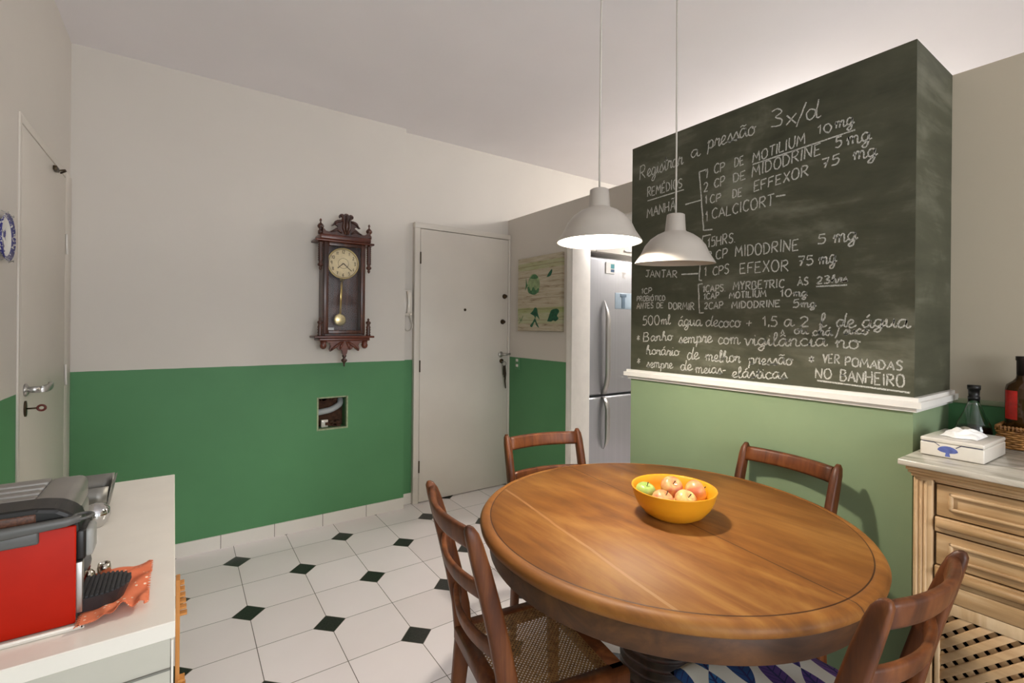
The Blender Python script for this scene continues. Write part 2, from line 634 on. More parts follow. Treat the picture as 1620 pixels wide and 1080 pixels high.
floor_m = floor_material()
struct('floor', MB().box(-0.62, 4.4, -3.2, 3.6, -0.1, 0), floor_m)
struct('ceiling', MB().box(-0.62, 4.4, -3.2, 3.6, CEIL, CEIL + 0.1), ceil_m)

# back wall with a square hole broken into it
HX0, HX1, HZ0, HZ1 = 0.752, 0.945, 0.652, 0.865
b = MB()
b.box(LX, HX0, BY, 3.6, 0, CEIL).box(HX1, 1.362, BY, 3.6, 0, CEIL).box(HX0, HX1, BY, 3.6, HZ1, CEIL).box(HX0, HX1, BY, 3.6, 0, HZ0)
b.mi = 1
b.box(HX0, HX1, 3.5, 3.6, HZ0, HZ1)
# ragged brick crumbs and the raw plaster edge of the hole
random.seed(3)
for k in range(16):
    x = random.uniform(HX0 + .01, HX1 - .02)
    z = random.choice((HZ0 + random.uniform(0.003, .03), HZ1 - random.uniform(.003, .02)))
    b.box(x - .012, x + .012, 3.43, 3.49, z - .01, z + .01, mat=None)
b.mi = 2
e = .006
b.box(HX0 - e, HX0 + .004, BY - .0015, BY + .03, HZ0 - e, HZ1 + e).box(HX1 - .004, HX1 + e, BY - .0015, BY + .03, HZ0 - e, HZ1 + e)
b.box(HX0, HX1, BY - .0015, BY + .03, HZ0 - e, HZ0 + .004).box(HX0, HX1, BY - .0015, BY + .03, HZ1 - .003, HZ1 + e)
brick_m = plain('broken_brick', (74, 48, 32), 0.9, var=0.4, nscale=40, bump=0.5)
plaster_m = plain('raw_plaster_edge', (150, 160, 128), 0.9, var=0.2, nscale=60)
struct('wall_back', b, [wall_m, brick_m, plaster_m])
struct('wall_entrance', MB().box(1.362, 4.4, DY, 3.6, 0, CEIL), wall_m)
struct('wall_left', MB().box(LX - 0.13, LX, -1.2, 3.6, 0, CEIL), wall_m)
struct('wall_partition', MB().box(PX, PX + .165, 2.60, DY, 0, PTOP).box(PX, PX + .165, 1.68, 2.60, 2.09, PTOP), doorway_m)
struct('wall_column', MB().box(CX, PX + .165, 0.52, 1.68, 0, PTOP), column_m)
struct('wall_right', MB().box(RX, PX + .165, -1.2, 0.52, 0, PTOP), part_m)
struct('wall_kitchen', MB().box(4.25, 4.4, -3.2, DY, 0, CEIL), plain('kitchen_wall', (226, 222, 214), 0.6, var=.02))


def skirting_material():
    t = NT('skirting_tiles')
    x, y, z = t.xyz()
    u = t.math('DIVIDE', t.math('SUBTRACT', x, 0.266 - .2945 / 2 + .08), 0.2945)
    du = t.math('ABSOLUTE', t.math('SUBTRACT', u, t.math('ROUND', u)))
    t.base(t.mix(t.math('LESS_THAN', du, 0.0055), lin((222, 217, 209)), lin((92, 84, 74))))
    t.p.inputs['Roughness'].default_value = 0.3
    return t.m


struct('baseboard_back', MB().box(LX, 1.362, BY - .008, BY, 0, .081).box(1.362, 1.447, DY - .008, DY, 0, .081), skirting_material())

# moulded rail under the chalkboard, returning round the column
b = MB()
for z0, z1, p in ((1.098, 1.112, .012), (1.112, 1.132, .027), (1.132, 1.144, .017)):
    b.box(CX - p, CX - .0005, .5195, 1.68 + p, z0, z1)
    b.box(CX - p, RX, .52 - p, .5195, z0, z1)
struct('trim_1', b, trim_m)
struct('trim_2', MB().box(RX - .006, RX, -1.2, .52, 1.1, 1.118, .002), plain('grey_green_trim', (150, 156, 128), .5))
# casing and jamb of the kitchen doorway
b = MB()
b.box(PX - .014, PX, 2.60, 2.65, 0, 2.09, .003)
b.box(PX - .014, PX + .167, 2.588, 2.60, 0, 2.09, .003).box(PX - .004, PX + .167, 1.682, 2.588, 2.078, 2.09, .003)
struct('trim_3', b, trim_m)

# ---- entrance door (door_1)
b = MB().box(1.496, 2.306, 3.402, DY, .006, 2.104, .002)
d = struct('door_1', b, door_m)
d['kind'] = 'structure'
b = MB()
b.box(1.447, 1.4925, 3.397, DY, 0, 2.108, .003).box(2.3095, PX - .001, 3.397, DY, 0, 2.108, .003).box(1.447, PX - .001, 3.397, DY, 2.108, 2.15, .003)
b.build('door_frame', door_m, d)
YD = 3.402
ry90 = rotm(PI / 2)
MB().lathe([(0, 0), (.011, 0), (.011, .004), (.006, .006), (.006, .003), (0, .003)], 16, Tm(1.886, YD, 1.493) @ ry90).build('peephole', bronze_m, d)
for (x, z) in ((2.27, 1.618), (2.252, 1.40)):
    MB().lathe([(0, 0), (.021, 0), (.021, .006), (.014, .014), (.012, .03), (0, .031)], 20, Tm(x, YD, z) @ ry90).build('deadbolt_knob', bronze_m, d)
h = MB()
h.lathe([(0, 0), (.025, 0), (.025, .006), (.012, .012), (0, .012)], 20, Tm(2.235, YD, 1.122) @ ry90)
h.tube([(2.235, YD - .01, 1.122), (2.235, YD - .045, 1.122), (2.25, YD - .052, 1.124), (2.30, YD - .052, 1.127)], [.009, .009, .01, .008], 10)
h.build('door_handle', [steel_m], d)
MB().lathe([(0, 0), (.02, 0), (.02, .006), (0, .008)], 20, Tm(2.244, YD, 1.065) @ ry90).build('key_escutcheon', bronze_m, d)
for z in (1.88, 1.05, .28):
    MB().tube([(1.494, YD - .004, z - .045), (1.494, YD - .004, z + .045)], .006, 8).build('hinge', bronze_m, d)

k = thing('key_ring', 'bunch of dark keys hanging from the lock of the entrance door', 'keys', (2.244, YD - .01, 1.06))
MB().box(-.004, .004, -.03, 0.003, -.006, .006, .001).build('key', steel_m, k)
MB().tube([(.02 * math.sin(a) + .006, -.026, -.016 + .02 * math.cos(a)) for a in [i * PI / 8 for i in range(16)]], .0018, 6, closed=True).build('split_ring', bronze_m, k)
m = MB()
for i in range(4):
    m.box(-.008 + .005 * i, -.002 + .005 * i, -.03 - .003 * i, -.028 - .003 * i, -.11 - .02 * i, -.032, .0008)
m.tube([(.014, -.028, -.03), (.018, -.03, -.1), (.014, -.028, -.16), (.02, -.03, -.225)], [.004, .007, .006, .005], 8)
m.build('key_bunch', plain('dark_keys', (64, 54, 40), .45, .6), k)

# ---- side door in the left wall (door_2)
d2 = struct('door_2', MB().box(LX, LX + .006, 2.441, 3.222, .006, 2.078, .001), door_m)
b = MB()
b.box(LX, LX + .006, 2.414, 2.438, 0, 2.115, .001).box(LX, LX + .006, 3.227, 3.372, 0, 2.115, .001).box(LX, LX + .006, 2.438, 3.227, 2.083, 2.115, .001)
b.build('door_frame', door_m, d2)
XD = LX + .006
rx90 = rotm(0, PI / 2)
h = MB()
h.lathe([(0, 0), (.024, 0), (.024, .005), (.012, .012), (0, .012)], 20, Tm(XD, 2.5, 1.105) @ rx90)
h.sweep([((XD + .006, 2.5, 1.105), (0, .010, 0), (0, 0, .010)), ((XD + .04, 2.5, 1.105), (0, .012, 0), (0, 0, .012)), ((XD + .052, 2.515, 1.105), (.009, -.005, 0), (0, 0, .012)),
         ((XD + .056, 2.56, 1.106), (.006, 0, 0), (0, 0, .013)), ((XD + .053, 2.625, 1.108), (.006, 0, 0), (0, 0, .013)), ((XD + .045, 2.64, 1.108), (.005, .004, 0), (0, 0, .011))])
h.build('door_handle', steel_m, d2)
MB().lathe([(0, 0), (.02, 0), (.02, .005), (0, .006)], 20, Tm(XD, 2.5, 1.035) @ rx90 @ Matrix.Diagonal((1.5, .8, 1, 1))).build('key_escutcheon', bronze_m, d2)
b = MB()
for z in (1.75, 1.1, .35):
    MB().tube([(XD + .006, 3.224, z - .05), (XD + .004, 3.224, z + .05)], .0045, 8).build('hinge', trim_m, d2)
m = MB()
m.box(XD, XD + .014, 2.93, 2.985, 2.045, 2.066, .003)
m.tube([(XD + .012, 2.985, 2.056), (XD + .03, 3.0, 2.066), (XD + .03, 3.02, 2.066), (XD + .01, 3.03, 2.056)], .004, 8)
m.build('door_catch', bronze_m, d2)
k = thing('door_key', 'small key with reddish bow in the lock of the left side door', 'key', (XD + .006, 2.5, 1.035))
MB().tube([(0, 0, 0), (.028, 0, 0)], .003, 8).build('shaft', bronze_m, k)
MB().tube([(.040 + .011 * math.cos(a), 0, .010 * math.sin(a)) for a in [i * PI / 8 for i in range(16)]], .004, 8, closed=True).build('bow', plain('reddish_key_bow', (96, 34, 26), .4), k)
# wall plate of light switches beside the entrance
s = thing('light_switch', 'green-painted wall plate with two white rocker switches beside the entrance door', 'switch', (PX, 3.278, 1.055))
MB().box(-.008, 0, -.035, .035, -.055, .04, .002).build('plate', plain('green_plate', GREEN, .4), s)
for z in (.022, -.022):
    MB().box(-.014, -.006, -.014, .014, z - .011, z + .011, .002).build('rocker', china_m, s)
# conduit and connector inside the wall hole
m = MB().tube(catmull([(HX0 - .02, 3.44, .755), (.80, 3.445, .762), (.86, 3.45, .772), (.915, 3.465, .80), (.93, 3.496, .83)], 6), .021, 12)
tag(m.build('conduit', plain('grey_conduit', (168, 172, 172), .4)), 'grey plastic conduit pipe curving through the broken hole in the green wall', 'pipe')
m = MB().box(.79, .835, 3.44, 3.47, .653, .703, .003).box(.80, .825, 3.436, 3.441, .66, .69, .001)
tag(m.build('cable_connector', china_m), 'small white cable connector sitting in the bottom of the wall hole', 'connector')

# ------------------------------------------------------------------ chalkboard
board = thing('chalkboard', 'big dark chalkboard on the column covered in white handwritten medication notes', 'chalkboard', (CX, 1.68, 1.144))


def chalk_board_material():
    t = NT('dusty_chalkboard')
    v = t.coord('Object', (1, 1, 1))
    n1 = t.noise(v, 2.2, 5, 0.6, 0.6)
    v2 = t.coord('Object', (1, 2.0, 7.0), (math.radians(12), 0, 0))
    n2 = t.noise(v2, 1.6, 5, 0.62, 0.3)
    f = t.math('ADD', t.math('MULTIPLY', n1, .5), t.math('MULTIPLY', n2, .5))
    t.base(t.ramp(f, [(0.36, lin((56, 57, 43))), (0.52, lin((74, 74, 58))), (0.66, lin((110, 109, 93)))]))
    t.p.inputs['Roughness'].default_value = 0.62
    t.p.inputs['Specular IOR Level'].default_value = 0.3
    return t.m


chalkboard_m = chalk_board_material()
MB().box(-.003, -.0002, -1.163, 0, 0, PTOP - 1.144).build('board', chalkboard_m, board)
tag(MB().box(CX + .0003, RX - .0005, .517, .5197, 1.144, PTOP).build('chalkboard', chalkboard_m), 'narrow blank chalkboard panel on the column side facing the bottles', 'chalkboard')


def chalk_material():
    t = NT('white_chalk')
    n = t.noise(t.coord(), 260, 3, .6)
    t.base(t.ramp(n, [(0.36, lin((128, 128, 118))), (0.58, lin((206, 204, 196)))]))
    t.p.inputs['Roughness'].default_value = 0.95
    t.p.inputs['Specular IOR Level'].default_value = 0.05
    return t.m


chalk_m = chalk_material()
TXT = [
    ('Registrar', 0.048, 2.112, 0.311, 2.124, 0.0686), ('a', 0.344, 2.138, 0.398, 2.136, 0.0601), ('pressão', 0.428, 2.154, 0.652, 2.149, 0.0636), ('3x/d', 0.705, 2.156, 0.885, 2.129, 0.0704),
    ('1', 0.419, 2.025, 0.438, 2.025, 0.0407), ('CP', 0.463, 2.036, 0.518, 2.037, 0.0397), ('DE', 0.556, 2.038, 0.602, 2.04, 0.0369), ('MOTILIUM', 0.635, 2.036, 0.847, 2.054, 0.0398),
    ('10', 0.876, 2.076, 0.928, 2.065, 0.0332), ('mg', 0.933, 2.074, 0.991, 2.071, 0.0466), ('2', 0.412, 1.967, 0.438, 1.966, 0.0392), ('CP', 0.464, 1.973, 0.519, 1.975, 0.0382),
    ('DE', 0.551, 1.974, 0.612, 1.978, 0.0383), ('MIDODRINE', 0.633, 1.979, 0.905, 1.999, 0.0433), ('5', 0.933, 2.005, 0.959, 2.005, 0.0363), ('mg', 0.97, 2.003, 1.041, 1.998, 0.0516),
    ('1', 0.42, 1.912, 0.432, 1.913, 0.0376), ('CP', 0.445, 1.911, 0.501, 1.911, 0.0346), ('DE', 0.549, 1.911, 0.595, 1.912, 0.0332), ('EFFEXOR', 0.641, 1.917, 0.86, 1.933, 0.0396),
    ('75', 0.891, 1.944, 0.954, 1.947, 0.0348), ('mg', 0.99, 1.944, 1.058, 1.941, 0.0511), ('1', 0.424, 1.833, 0.438, 1.836, 0.0453), ('CALCICORT', 0.455, 1.839, 0.736, 1.847, 0.0423),
    ('REMÉDIOS', 0.099, 2.014, 0.312, 2.016, 0.0442), ('MANHÃ', 0.098, 1.908, 0.275, 1.921, 0.0462), ('15HRS.', 0.434, 1.718, 0.567, 1.722, 0.0418), ('2', 0.434, 1.662, 0.458, 1.662, 0.0349),
    ('CP', 0.475, 1.659, 0.534, 1.66, 0.0394), ('MIDODRINE', 0.563, 1.66, 0.831, 1.656, 0.0447), ('5', 0.88, 1.669, 0.912, 1.668, 0.0352), ('mg', 0.931, 1.665, 1.003, 1.667, 0.0526),
    ('1', 0.418, 1.591, 0.433, 1.592, 0.0407), ('CPS', 0.461, 1.592, 0.541, 1.592, 0.038), ('EFEXOR', 0.585, 1.588, 0.792, 1.582, 0.0421), ('75', 0.811, 1.599, 0.872, 1.594, 0.0381),
    ('mg', 0.884, 1.594, 0.94, 1.596, 0.0495), ('JANTAR', 0.092, 1.613, 0.29, 1.595, 0.0341), ('1CAPS.', 0.412, 1.52, 0.524, 1.519, 0.0292), ('MYRBETRIC', 0.555, 1.521, 0.777, 1.518, 0.0326),
    ('ÀS', 0.812, 1.522, 0.852, 1.524, 0.0264), ('23hrs', 0.877, 1.524, 0.978, 1.526, 0.0264), ('1CAP', 0.417, 1.486, 0.497, 1.489, 0.0263), ('MOTILIUM', 0.539, 1.486, 0.704, 1.487, 0.026),
    ('10mg', 0.748, 1.485, 0.848, 1.481, 0.0281), ('2CAP', 0.42, 1.444, 0.518, 1.445, 0.0292), ('MIDODRINE', 0.55, 1.443, 0.761, 1.445, 0.027), ('5mg', 0.795, 1.441, 0.877, 1.441, 0.0289),
    ('1CP', 0.065, 1.531, 0.142, 1.529, 0.0264), ('PROBIÓTICO', 0.037, 1.494, 0.222, 1.491, 0.0244), ('ANTES', 0.038, 1.455, 0.148, 1.456, 0.0291), ('DE', 0.161, 1.455, 0.206, 1.455, 0.0274),
    ('DORMIR', 0.231, 1.45, 0.38, 1.44, 0.0311), ('500ml', 0.075, 1.373, 0.246, 1.375, 0.0448), ('água', 0.286, 1.368, 0.41, 1.369, 0.0499), ('de', 0.427, 1.365, 0.488, 1.366, 0.0479),
    ('coco', 0.489, 1.363, 0.591, 1.364, 0.0463), ('+', 0.612, 1.365, 0.65, 1.366, 0.0374), ('1,5', 0.68, 1.372, 0.744, 1.368, 0.0403), ('a', 0.762, 1.368, 0.797, 1.369, 0.0459),
    ('2', 0.82, 1.366, 0.864, 1.366, 0.0406), ('l', 0.888, 1.366, 0.924, 1.366, 0.0496), ('de', 0.941, 1.367, 0.998, 1.366, 0.0481), ('água', 1.02, 1.367, 1.151, 1.365, 0.0465),
    ('^', 0.752, 1.338, 0.775, 1.339, 0.0204), ('ou', 0.801, 1.339, 0.849, 1.34, 0.0344), ('chá', 0.865, 1.336, 0.93, 1.336, 0.0332), ('/', 0.94, 1.333, 0.962, 1.337, 0.0324),
    ('suco', 0.965, 1.342, 1.041, 1.343, 0.0303), ('*', 0.04, 1.292, 0.076, 1.293, 0.0322), ('Banho', 0.08, 1.291, 0.26, 1.3, 0.0446), ('sempre', 0.289, 1.289, 0.463, 1.296, 0.0493),
    ('com', 0.488, 1.292, 0.587, 1.295, 0.0493), ('vigilância', 0.606, 1.289, 0.922, 1.297, 0.0513), ('no', 0.94, 1.293, 1.033, 1.292, 0.0513), ('horário', 0.099, 1.226, 0.299, 1.228, 0.0458),
    ('de', 0.334, 1.214, 0.393, 1.217, 0.0528), ('melhor', 0.428, 1.212, 0.592, 1.216, 0.0498), ('pressão', 0.624, 1.213, 0.802, 1.222, 0.0458), ('*', 0.043, 1.173, 0.077, 1.176, 0.0339),
    ('sempre', 0.103, 1.16, 0.261, 1.167, 0.0444), ('de', 0.299, 1.163, 0.36, 1.165, 0.0454), ('meias-', 0.378, 1.157, 0.53, 1.165, 0.0432), ('elásticas', 0.552, 1.152, 0.783, 1.166, 0.0438),
    ('*', 0.854, 1.232, 0.885, 1.234, 0.0311), ('VER', 0.901, 1.236, 0.958, 1.238, 0.0314), ('POMADAS', 0.971, 1.231, 1.142, 1.226, 0.0295), ('NO', 0.876, 1.179, 0.934, 1.182, 0.0356),
    ('BANHEIRO', 0.956, 1.178, 1.15, 1.173, 0.0389),
]
LIN = [
    [(0.635, 2.029), (0.995, 2.05)], [(0.099, 1.994), (0.31, 2.002)], [(0.425, 2.065), (0.39, 2.063), (0.414, 1.796), (0.457, 1.793)], [(0.318, 1.931), (0.4, 1.934)],
    [(0.728, 1.878), (0.765, 1.876)], [(0.45, 1.771), (0.41, 1.77), (0.393, 1.575), (0.409, 1.572)], [(0.302, 1.609), (0.388, 1.605)], [(0.412, 1.558), (0.39, 1.556), (0.397, 1.427), (0.419, 1.428)],
    [(0.876, 1.515), (0.975, 1.514)], [(0.882, 1.171), (1.153, 1.158)],
]
random.seed(11)
Z0 = 1.144


def on_board(s, z):
    return (-.0036, -s, z - Z0)


for text, s0, z0, s1, z1, cap in TXT:
    mb = MB()
    st, wd = strokes_for(text)
    k = min((s1 - s0) / wd * .95, cap * 1.3)
    for pl in st:
        pts = [(s0 + x * k, z0 + (z1 - z0) * (x * k / (s1 - s0)) + y * cap) for x, y in pl]
        dense = []
        for a, c in zip(pts, pts[1:]):
            nseg = max(1, int(math.hypot(c[0] - a[0], c[1] - a[1]) / .012))
            dense += [(a[0] + (c[0] - a[0]) * q / nseg, a[1] + (c[1] - a[1]) * q / nseg) for q in range(nseg)]
        dense.append(pts[-1])
        dense = [(p[0] + random.uniform(-.0009, .0009), p[1] + random.uniform(-.0009, .0009)) for p in dense]
        ribbon(mb, dense, .0048, on_board)
    mb.build('handwriting', chalk_m, board)
for pl in LIN:
    mb = MB()
    ribbon(mb, [(p[0] + random.uniform(-.001, .001), p[1]) for a, c in zip(pl, pl[1:]) for p in [(a[0] + (c[0] - a[0]) * q / 12, a[1] + (c[1] - a[1]) * q / 12) for q in range(13)]], .0055, on_board)
    mb.build('bracket' if len(pl) > 2 else 'chalk_line', chalk_m, board)

# ------------------------------------------------------------------ dining table
TX, TY, TZ, TR = 1.235, 0.958, 0.78, 0.565
table = thing('dining_table', 'large round wooden dining table on a thick turned pedestal', 'table', (TX, TY, 0))


def table_top_material():
    t = NT('tabletop_with_seams')
    r = math.radians(8)
    v = t.coord('Object', (9, 0.9, 9), (0, 0, r))
    n1 = t.noise(v, 1.0, 7, 0.62, 0.9)
    n2 = t.noise(t.coord('Object', (4.5, 2.2, 4), (0, 0, r)), 1.0, 4, 0.6, 1.2)
    f = t.math('ADD', t.math('MULTIPLY', n1, .55), t.math('MULTIPLY', n2, .45))
    c = t.ramp(f, [(0.34, lin((90, 50, 18))), (0.5, lin((134, 84, 32))), (0.66, lin((168, 118, 56)))])
    x, y, _ = t.xyz('Object')
    u = t.math('SUBTRACT', t.math('MULTIPLY', x, math.cos(r)), t.math('MULTIPLY', y, math.sin(r)))
    # the split across the middle and the worn pale joint of the leaf
    s1 = t.math('LESS_THAN', t.math('ABSOLUTE', t.math('SUBTRACT', u, .019)), .0017)
    wob = t.math('MULTIPLY', t.noise(t.coord('Object', (6, 6, 6)), 1.0, 3), .012)
    s2 = t.math('LESS_THAN', t.math('ABSOLUTE', t.math('SUBTRACT', t.math('ADD', u, .346), t.math('SUBTRACT', wob, .006))), .0045)
    s3 = t.math('LESS_THAN', t.math('ABSOLUTE', t.math('SUBTRACT', u, .40)), .001)
    rad = t.math('SQRT', t.math('ADD', t.math('MULTIPLY', x, x), t.math('MULTIPLY', y, y)))
    s2 = t.math('MULTIPLY', s2, t.math('LESS_THAN', rad, TR - .034))
    c = t.mix(t.math('MULTIPLY', s1, .8), c, lin((52, 26, 12)))
    c = t.mix(t.math('MULTIPLY', s2, t.math('MULTIPLY', n1, .7)), c, lin((196, 150, 104)))
    c = t.mix(t.math('MULTIPLY', s3, .4), c, lin((84, 44, 20)))
    rad = t.math('SQRT', t.math('ADD', t.math('MULTIPLY', x, x), t.math('MULTIPLY', y, y)))
    gr = t.math('LESS_THAN', t.math('ABSOLUTE', t.math('SUBTRACT', rad, TR - .0325)), .0016)
    c = t.mix(t.math('MULTIPLY', gr, .85), c, lin((48, 22, 10)))
    t.base(c)
    t.p.inputs['Specular IOR Level'].default_value = .35
    t.l(t.math('ADD', .44, t.math('MULTIPLY', n2, .2)), t.p.inputs['Roughness'])
    t.bump(n1, 0.05, 0.001)
    return t.m


MB().lathe([(0, TZ), (TR - .034, TZ), (TR - .0325, TZ - .002), (TR - .031, TZ - .0005), (TR - .016, TZ - .001), (TR - .006, TZ - .006), (TR, TZ - .015), (TR - .002, TZ - .026), (TR - .010, TZ - .033), (TR - .03, TZ - .036), (0, TZ - .036)], 128).build('tabletop', table_top_material(), table)
MB().lathe([(TR - .034, TZ - .036), (TR - .030, TZ - .040), (TR - .030, TZ - .098), (TR - .034, TZ - .102), (TR - .06, TZ - .102), (TR - .06, TZ - .036)], 128, cap=False).build('apron', wood('apron_wood', (56, 32, 13), (82, 50, 23), (106, 68, 34), 'X', 1.0, .6), table)
prof = [(.16, .68), (.16, .66), (.12, .645), (.115, .63)]
z = .62
while z > .30:
    prof += [(.112, z), (.122, z - .008), (.122, z - .018), (.112, z - .026)]
    z -= .030
prof += [(.10, .28), (.125, .25), (.14, .20), (.125, .16), (.10, .145), (.13, .13), (.135, .08), (.12, .06), (0, .06)]
MB().lathe([(0, .68)] + prof, 40).build('pedestal', wood_ped, table)
MB().box(-.30, .30, -.04, .04, .655, .679).box(-.04, .04, -.30, .30, .655, .679).build('top_bearer', wood_ped, table)
for i in range(4):
    a = PI / 4 + i * PI / 2 + .14
    fr = []
    for r, zz, hh in ((.09, .12, .035), (.18, .135, .032), (.27, .115, .028), (.34, .06, .024), (.40, .030, .022), (.43, .029, .028)):
        fr.append(((r * math.cos(a), r * math.sin(a), zz), (-.03 * math.sin(a), .03 * math.cos(a), 0), (0, 0, hh)))
    MB().sweep(fr).build('foot', wood_ped, table)

# ------------------------------------------------------------------ chairs
def cane_material():
    t = NT('woven_cane')
    x, y, _ = t.xyz('Object')
    P = 0.0088
    u = t.math('DIVIDE', t.math('ADD', x, y), P * 1.4142)
    v = t.math('DIVIDE', t.math('SUBTRACT', x, y), P * 1.4142)
    du = t.math('SUBTRACT', u, t.math('ROUND', u))
    dv = t.math('SUBTRACT', v, t.math('ROUND', v))
    d = t.math('SQRT', t.math('ADD', t.math('MULTIPLY', du, du), t.math('MULTIPLY', dv, dv)))
    hole = t.math('LESS_THAN', d, .27)
    n = t.noise(t.coord('Object'), 60, 3)
    t.base(t.ramp(n, [(.3, lin((104, 72, 36))), (.7, lin((150, 112, 64)))]))
    t.p.inputs['Roughness'].default_value = .5
    t.val(t.p.inputs['Alpha'], t.math('SUBTRACT', 1.0, hole))
    return t.m


cane_m = cane_material()


def rail_frames(z, hh, y0, bow, half, th, lean=0.0, n=12):
    fr = []
    for i in range(n + 1):
        s = -1 + 2 * i / n
        x = half * s
        y = y0 - bow * (1 - s * s)
        tx, ty = half, 2 * bow * s
        L = math.hypot(tx, ty)
        nx, ny = -ty / L, tx / L
        fr.append(((x, y, z), (nx * th / 2, ny * th / 2, 0), (0, -hh * lean, hh)))
    return fr


def post_y(z):
    """depth of the rear posts at height z: splayed foot, upright to the seat, raked back above"""
    if z < .45:
        return -.055 * (1 - z / .45) ** 1.4
    return -.108 * ((z - .45) / .45) ** 1.25


def make_chair(label, loc, rz, group):
    c = thing('dining_chair', label, 'chair', loc, rz, group)
    for s in (-1, 1):
        fr = []
        for z, d in ((0, .015), (.2, .019), (.42, .025), (.52, .026), (.62, .025), (.72, .0235), (.80, .022), (.86, .019), (.885, .016), (.897, .010), (.9, .004)):
            xx = s * (.1695 + .004 * (z / .9))
            fr.append(((xx, post_y(z), z), (.0135 if z < .88 else .011 if z < .895 else .006, 0, 0), (0, d, -d * .18 if z > .45 else 0)))
        MB().sweep(fr).build('rear_leg', wood_ch, c)
    MB().sweep(rail_frames(.862, .026, post_y(.862), .032, .163, .019, .22)).build('top_rail', wood_ch, c)
    MB().sweep(rail_frames(.728, .021, post_y(.728) - .002, .036, .161, .017, .2)).build('back_slat', wood_ch, c)
    MB().sweep(rail_frames(.572, .021, post_y(.572) - .002, .036, .160, .017, .18)).build('back_slat', wood_ch, c)
    # seat: trapezoid frame with a caned panel
    F, B, D = .177, .168, .332
    f = MB()
    f.sweep([((-B, -.012, .436), (0, 0, .022), (.0, .02, 0)), ((B, -.012, .436), (0, 0, .022), (.0, .02, 0))])
    f.sweep([((-F, D - .02, .436), (0, 0, .022), (.0, .026, 0)), ((F, D - .02, .436), (0, 0, .022), (.0, .026, 0))])
    for s in (-1, 1):
        f.sweep([((s * B, -.012, .436), (.022, .002, 0), (0, 0, .022)), ((s * F, D, .436), (.022, .002, 0), (0, 0, .022))])
    f.build('seat_frame', wood_ch, c)

    def cane(u, v):
        y = .004 + v * (D - .045)
        hw = (B - .012) + (F - B) * v
        return (hw * (2 * u - 1), y, .4555 - .006 * math.sin(PI * u) * math.sin(PI * v))
    MB().grid(cane, 10, 10).build('cane_seat', cane_m, c)
    for s in (-1, 1):
        MB().sweep([((s * (F - .004), D - .014, 0), (.011, 0, 0), (0, .011, 0)), ((s * F, D - .016, .25), (.016, 0, 0), (0, .015, 0)), ((s * F, D - .018, .42), (.02, 0, 0), (0, .018, 0)), ((s * F, D - .018, .452), (.02, 0, 0), (0, .018, 0))]).build('front_leg', wood_ch, c)
    return c


CG = 'caned chairs round the dining table'


def chair_at(x, y, fx, fy, label):
    """x, y: middle of the back at seat height; fx, fy: direction it faces"""
    return make_chair(label, (x, y, 0), math.atan2(-fx, fy), CG)


chair_at(.681, 1.104, .985, -.175, 'caned wooden chair left of the table, empty seat seen from its side')
chair_at(1.285, 1.535, -.19, -.98, 'wooden chair beyond the table before the doorway, only its back showing over the tabletop')
chair_at(1.747, .883, -.99, .12, 'wooden chair between the table and the green column, casting a shadow on it')
chair_at(1.167, .40, .06, 1.0, 'wooden chair nearest the camera in front of the lattice buffet')


# leaf-printed cloth cushion on the nearest chair
def leaf_fabric():
    t = NT('leaf_print_fabric')
    tc = t.coord('Object', (1, 1, 1), (0, 0, math.radians(24)))
    s = t.n('ShaderNodeSeparateXYZ')
    t.l(tc, s.inputs[0])
    PXX, PYY = .078, .19
    row = t.math('DIVIDE', s.outputs[0], PXX)
    ri = t.math('ROUND', row)
    fx = t.math('SUBTRACT', row, ri)
    yy = t.math('ADD', t.math('DIVIDE', s.outputs[1], PYY), t.math('MULTIPLY', ri, .37))
    yi = t.math('ROUND', yy)
    fy = t.math('SUBTRACT', yy, yi)
    # leaf outline |fx| < w(fy)
    hw = t.math('MULTIPLY', t.math('SUBTRACT', .25, t.math('MULTIPLY', fy, fy)), 1.6)
    inside = t.math('LESS_THAN', t.math('ABSOLUTE', fx), hw)
    vein = t.math('LESS_THAN', t.math('ABSOLUTE', fx), .035)
    rib = t.math('LESS_THAN', t.math('FRACT', t.math('ADD', t.math('MULTIPLY', fy, 9.0), t.math('MULTIPLY', t.math('ABSOLUTE', fx), -3.5))), .16)
    cid = t.n('ShaderNodeCombineXYZ')
    t.l(ri, cid.inputs[0])
    t.l(yi, cid.inputs[1])
    wn = t.n('ShaderNodeTexWhiteNoise')
    t.l(cid.outputs[0], wn.inputs[0])
    leafc = t.ramp(wn.outputs[0], [(.0, lin((30, 76, 130))), (.3, lin((52, 116, 172))), (.45, lin((96, 62, 134))), (.7, lin((120, 84, 150))), (1.0, lin((150, 70, 140)))])
    leafc.node.color_ramp.interpolation = 'CONSTANT'
    n = t.noise(tc, 70, 3)
    leafc = t.mix(t.math('MULTIPLY', n, .55), leafc, lin((40, 50, 110)))
    leafc = t.mix(t.math('MAXIMUM', vein, rib), leafc, lin((36, 40, 92)))
    t.base(t.mix(inside, lin((222, 220, 210)), leafc))
    t.p.inputs['Roughness'].default_value = .85
    return t.m


def cushion(u, v):
    x, y = (u - .5) * .375, (v - .5) * .34
    e = max(abs(2 * u - 1), abs(2 * v - 1))
    puff = max(0.0, 1 - e ** 4) ** .5
    return (x * (1 - .03 * math.sin(PI * v)), y, .03 + .024 * puff + .004 * math.sin(14 * u + 5 * v) * puff)


def cushion_low(u, v):
    p = cushion(u, v)
    e = max(abs(2 * u - 1), abs(2 * v - 1))
    return (p[0], p[1], .03 - .028 * max(0.0, 1 - e ** 4) ** .5)


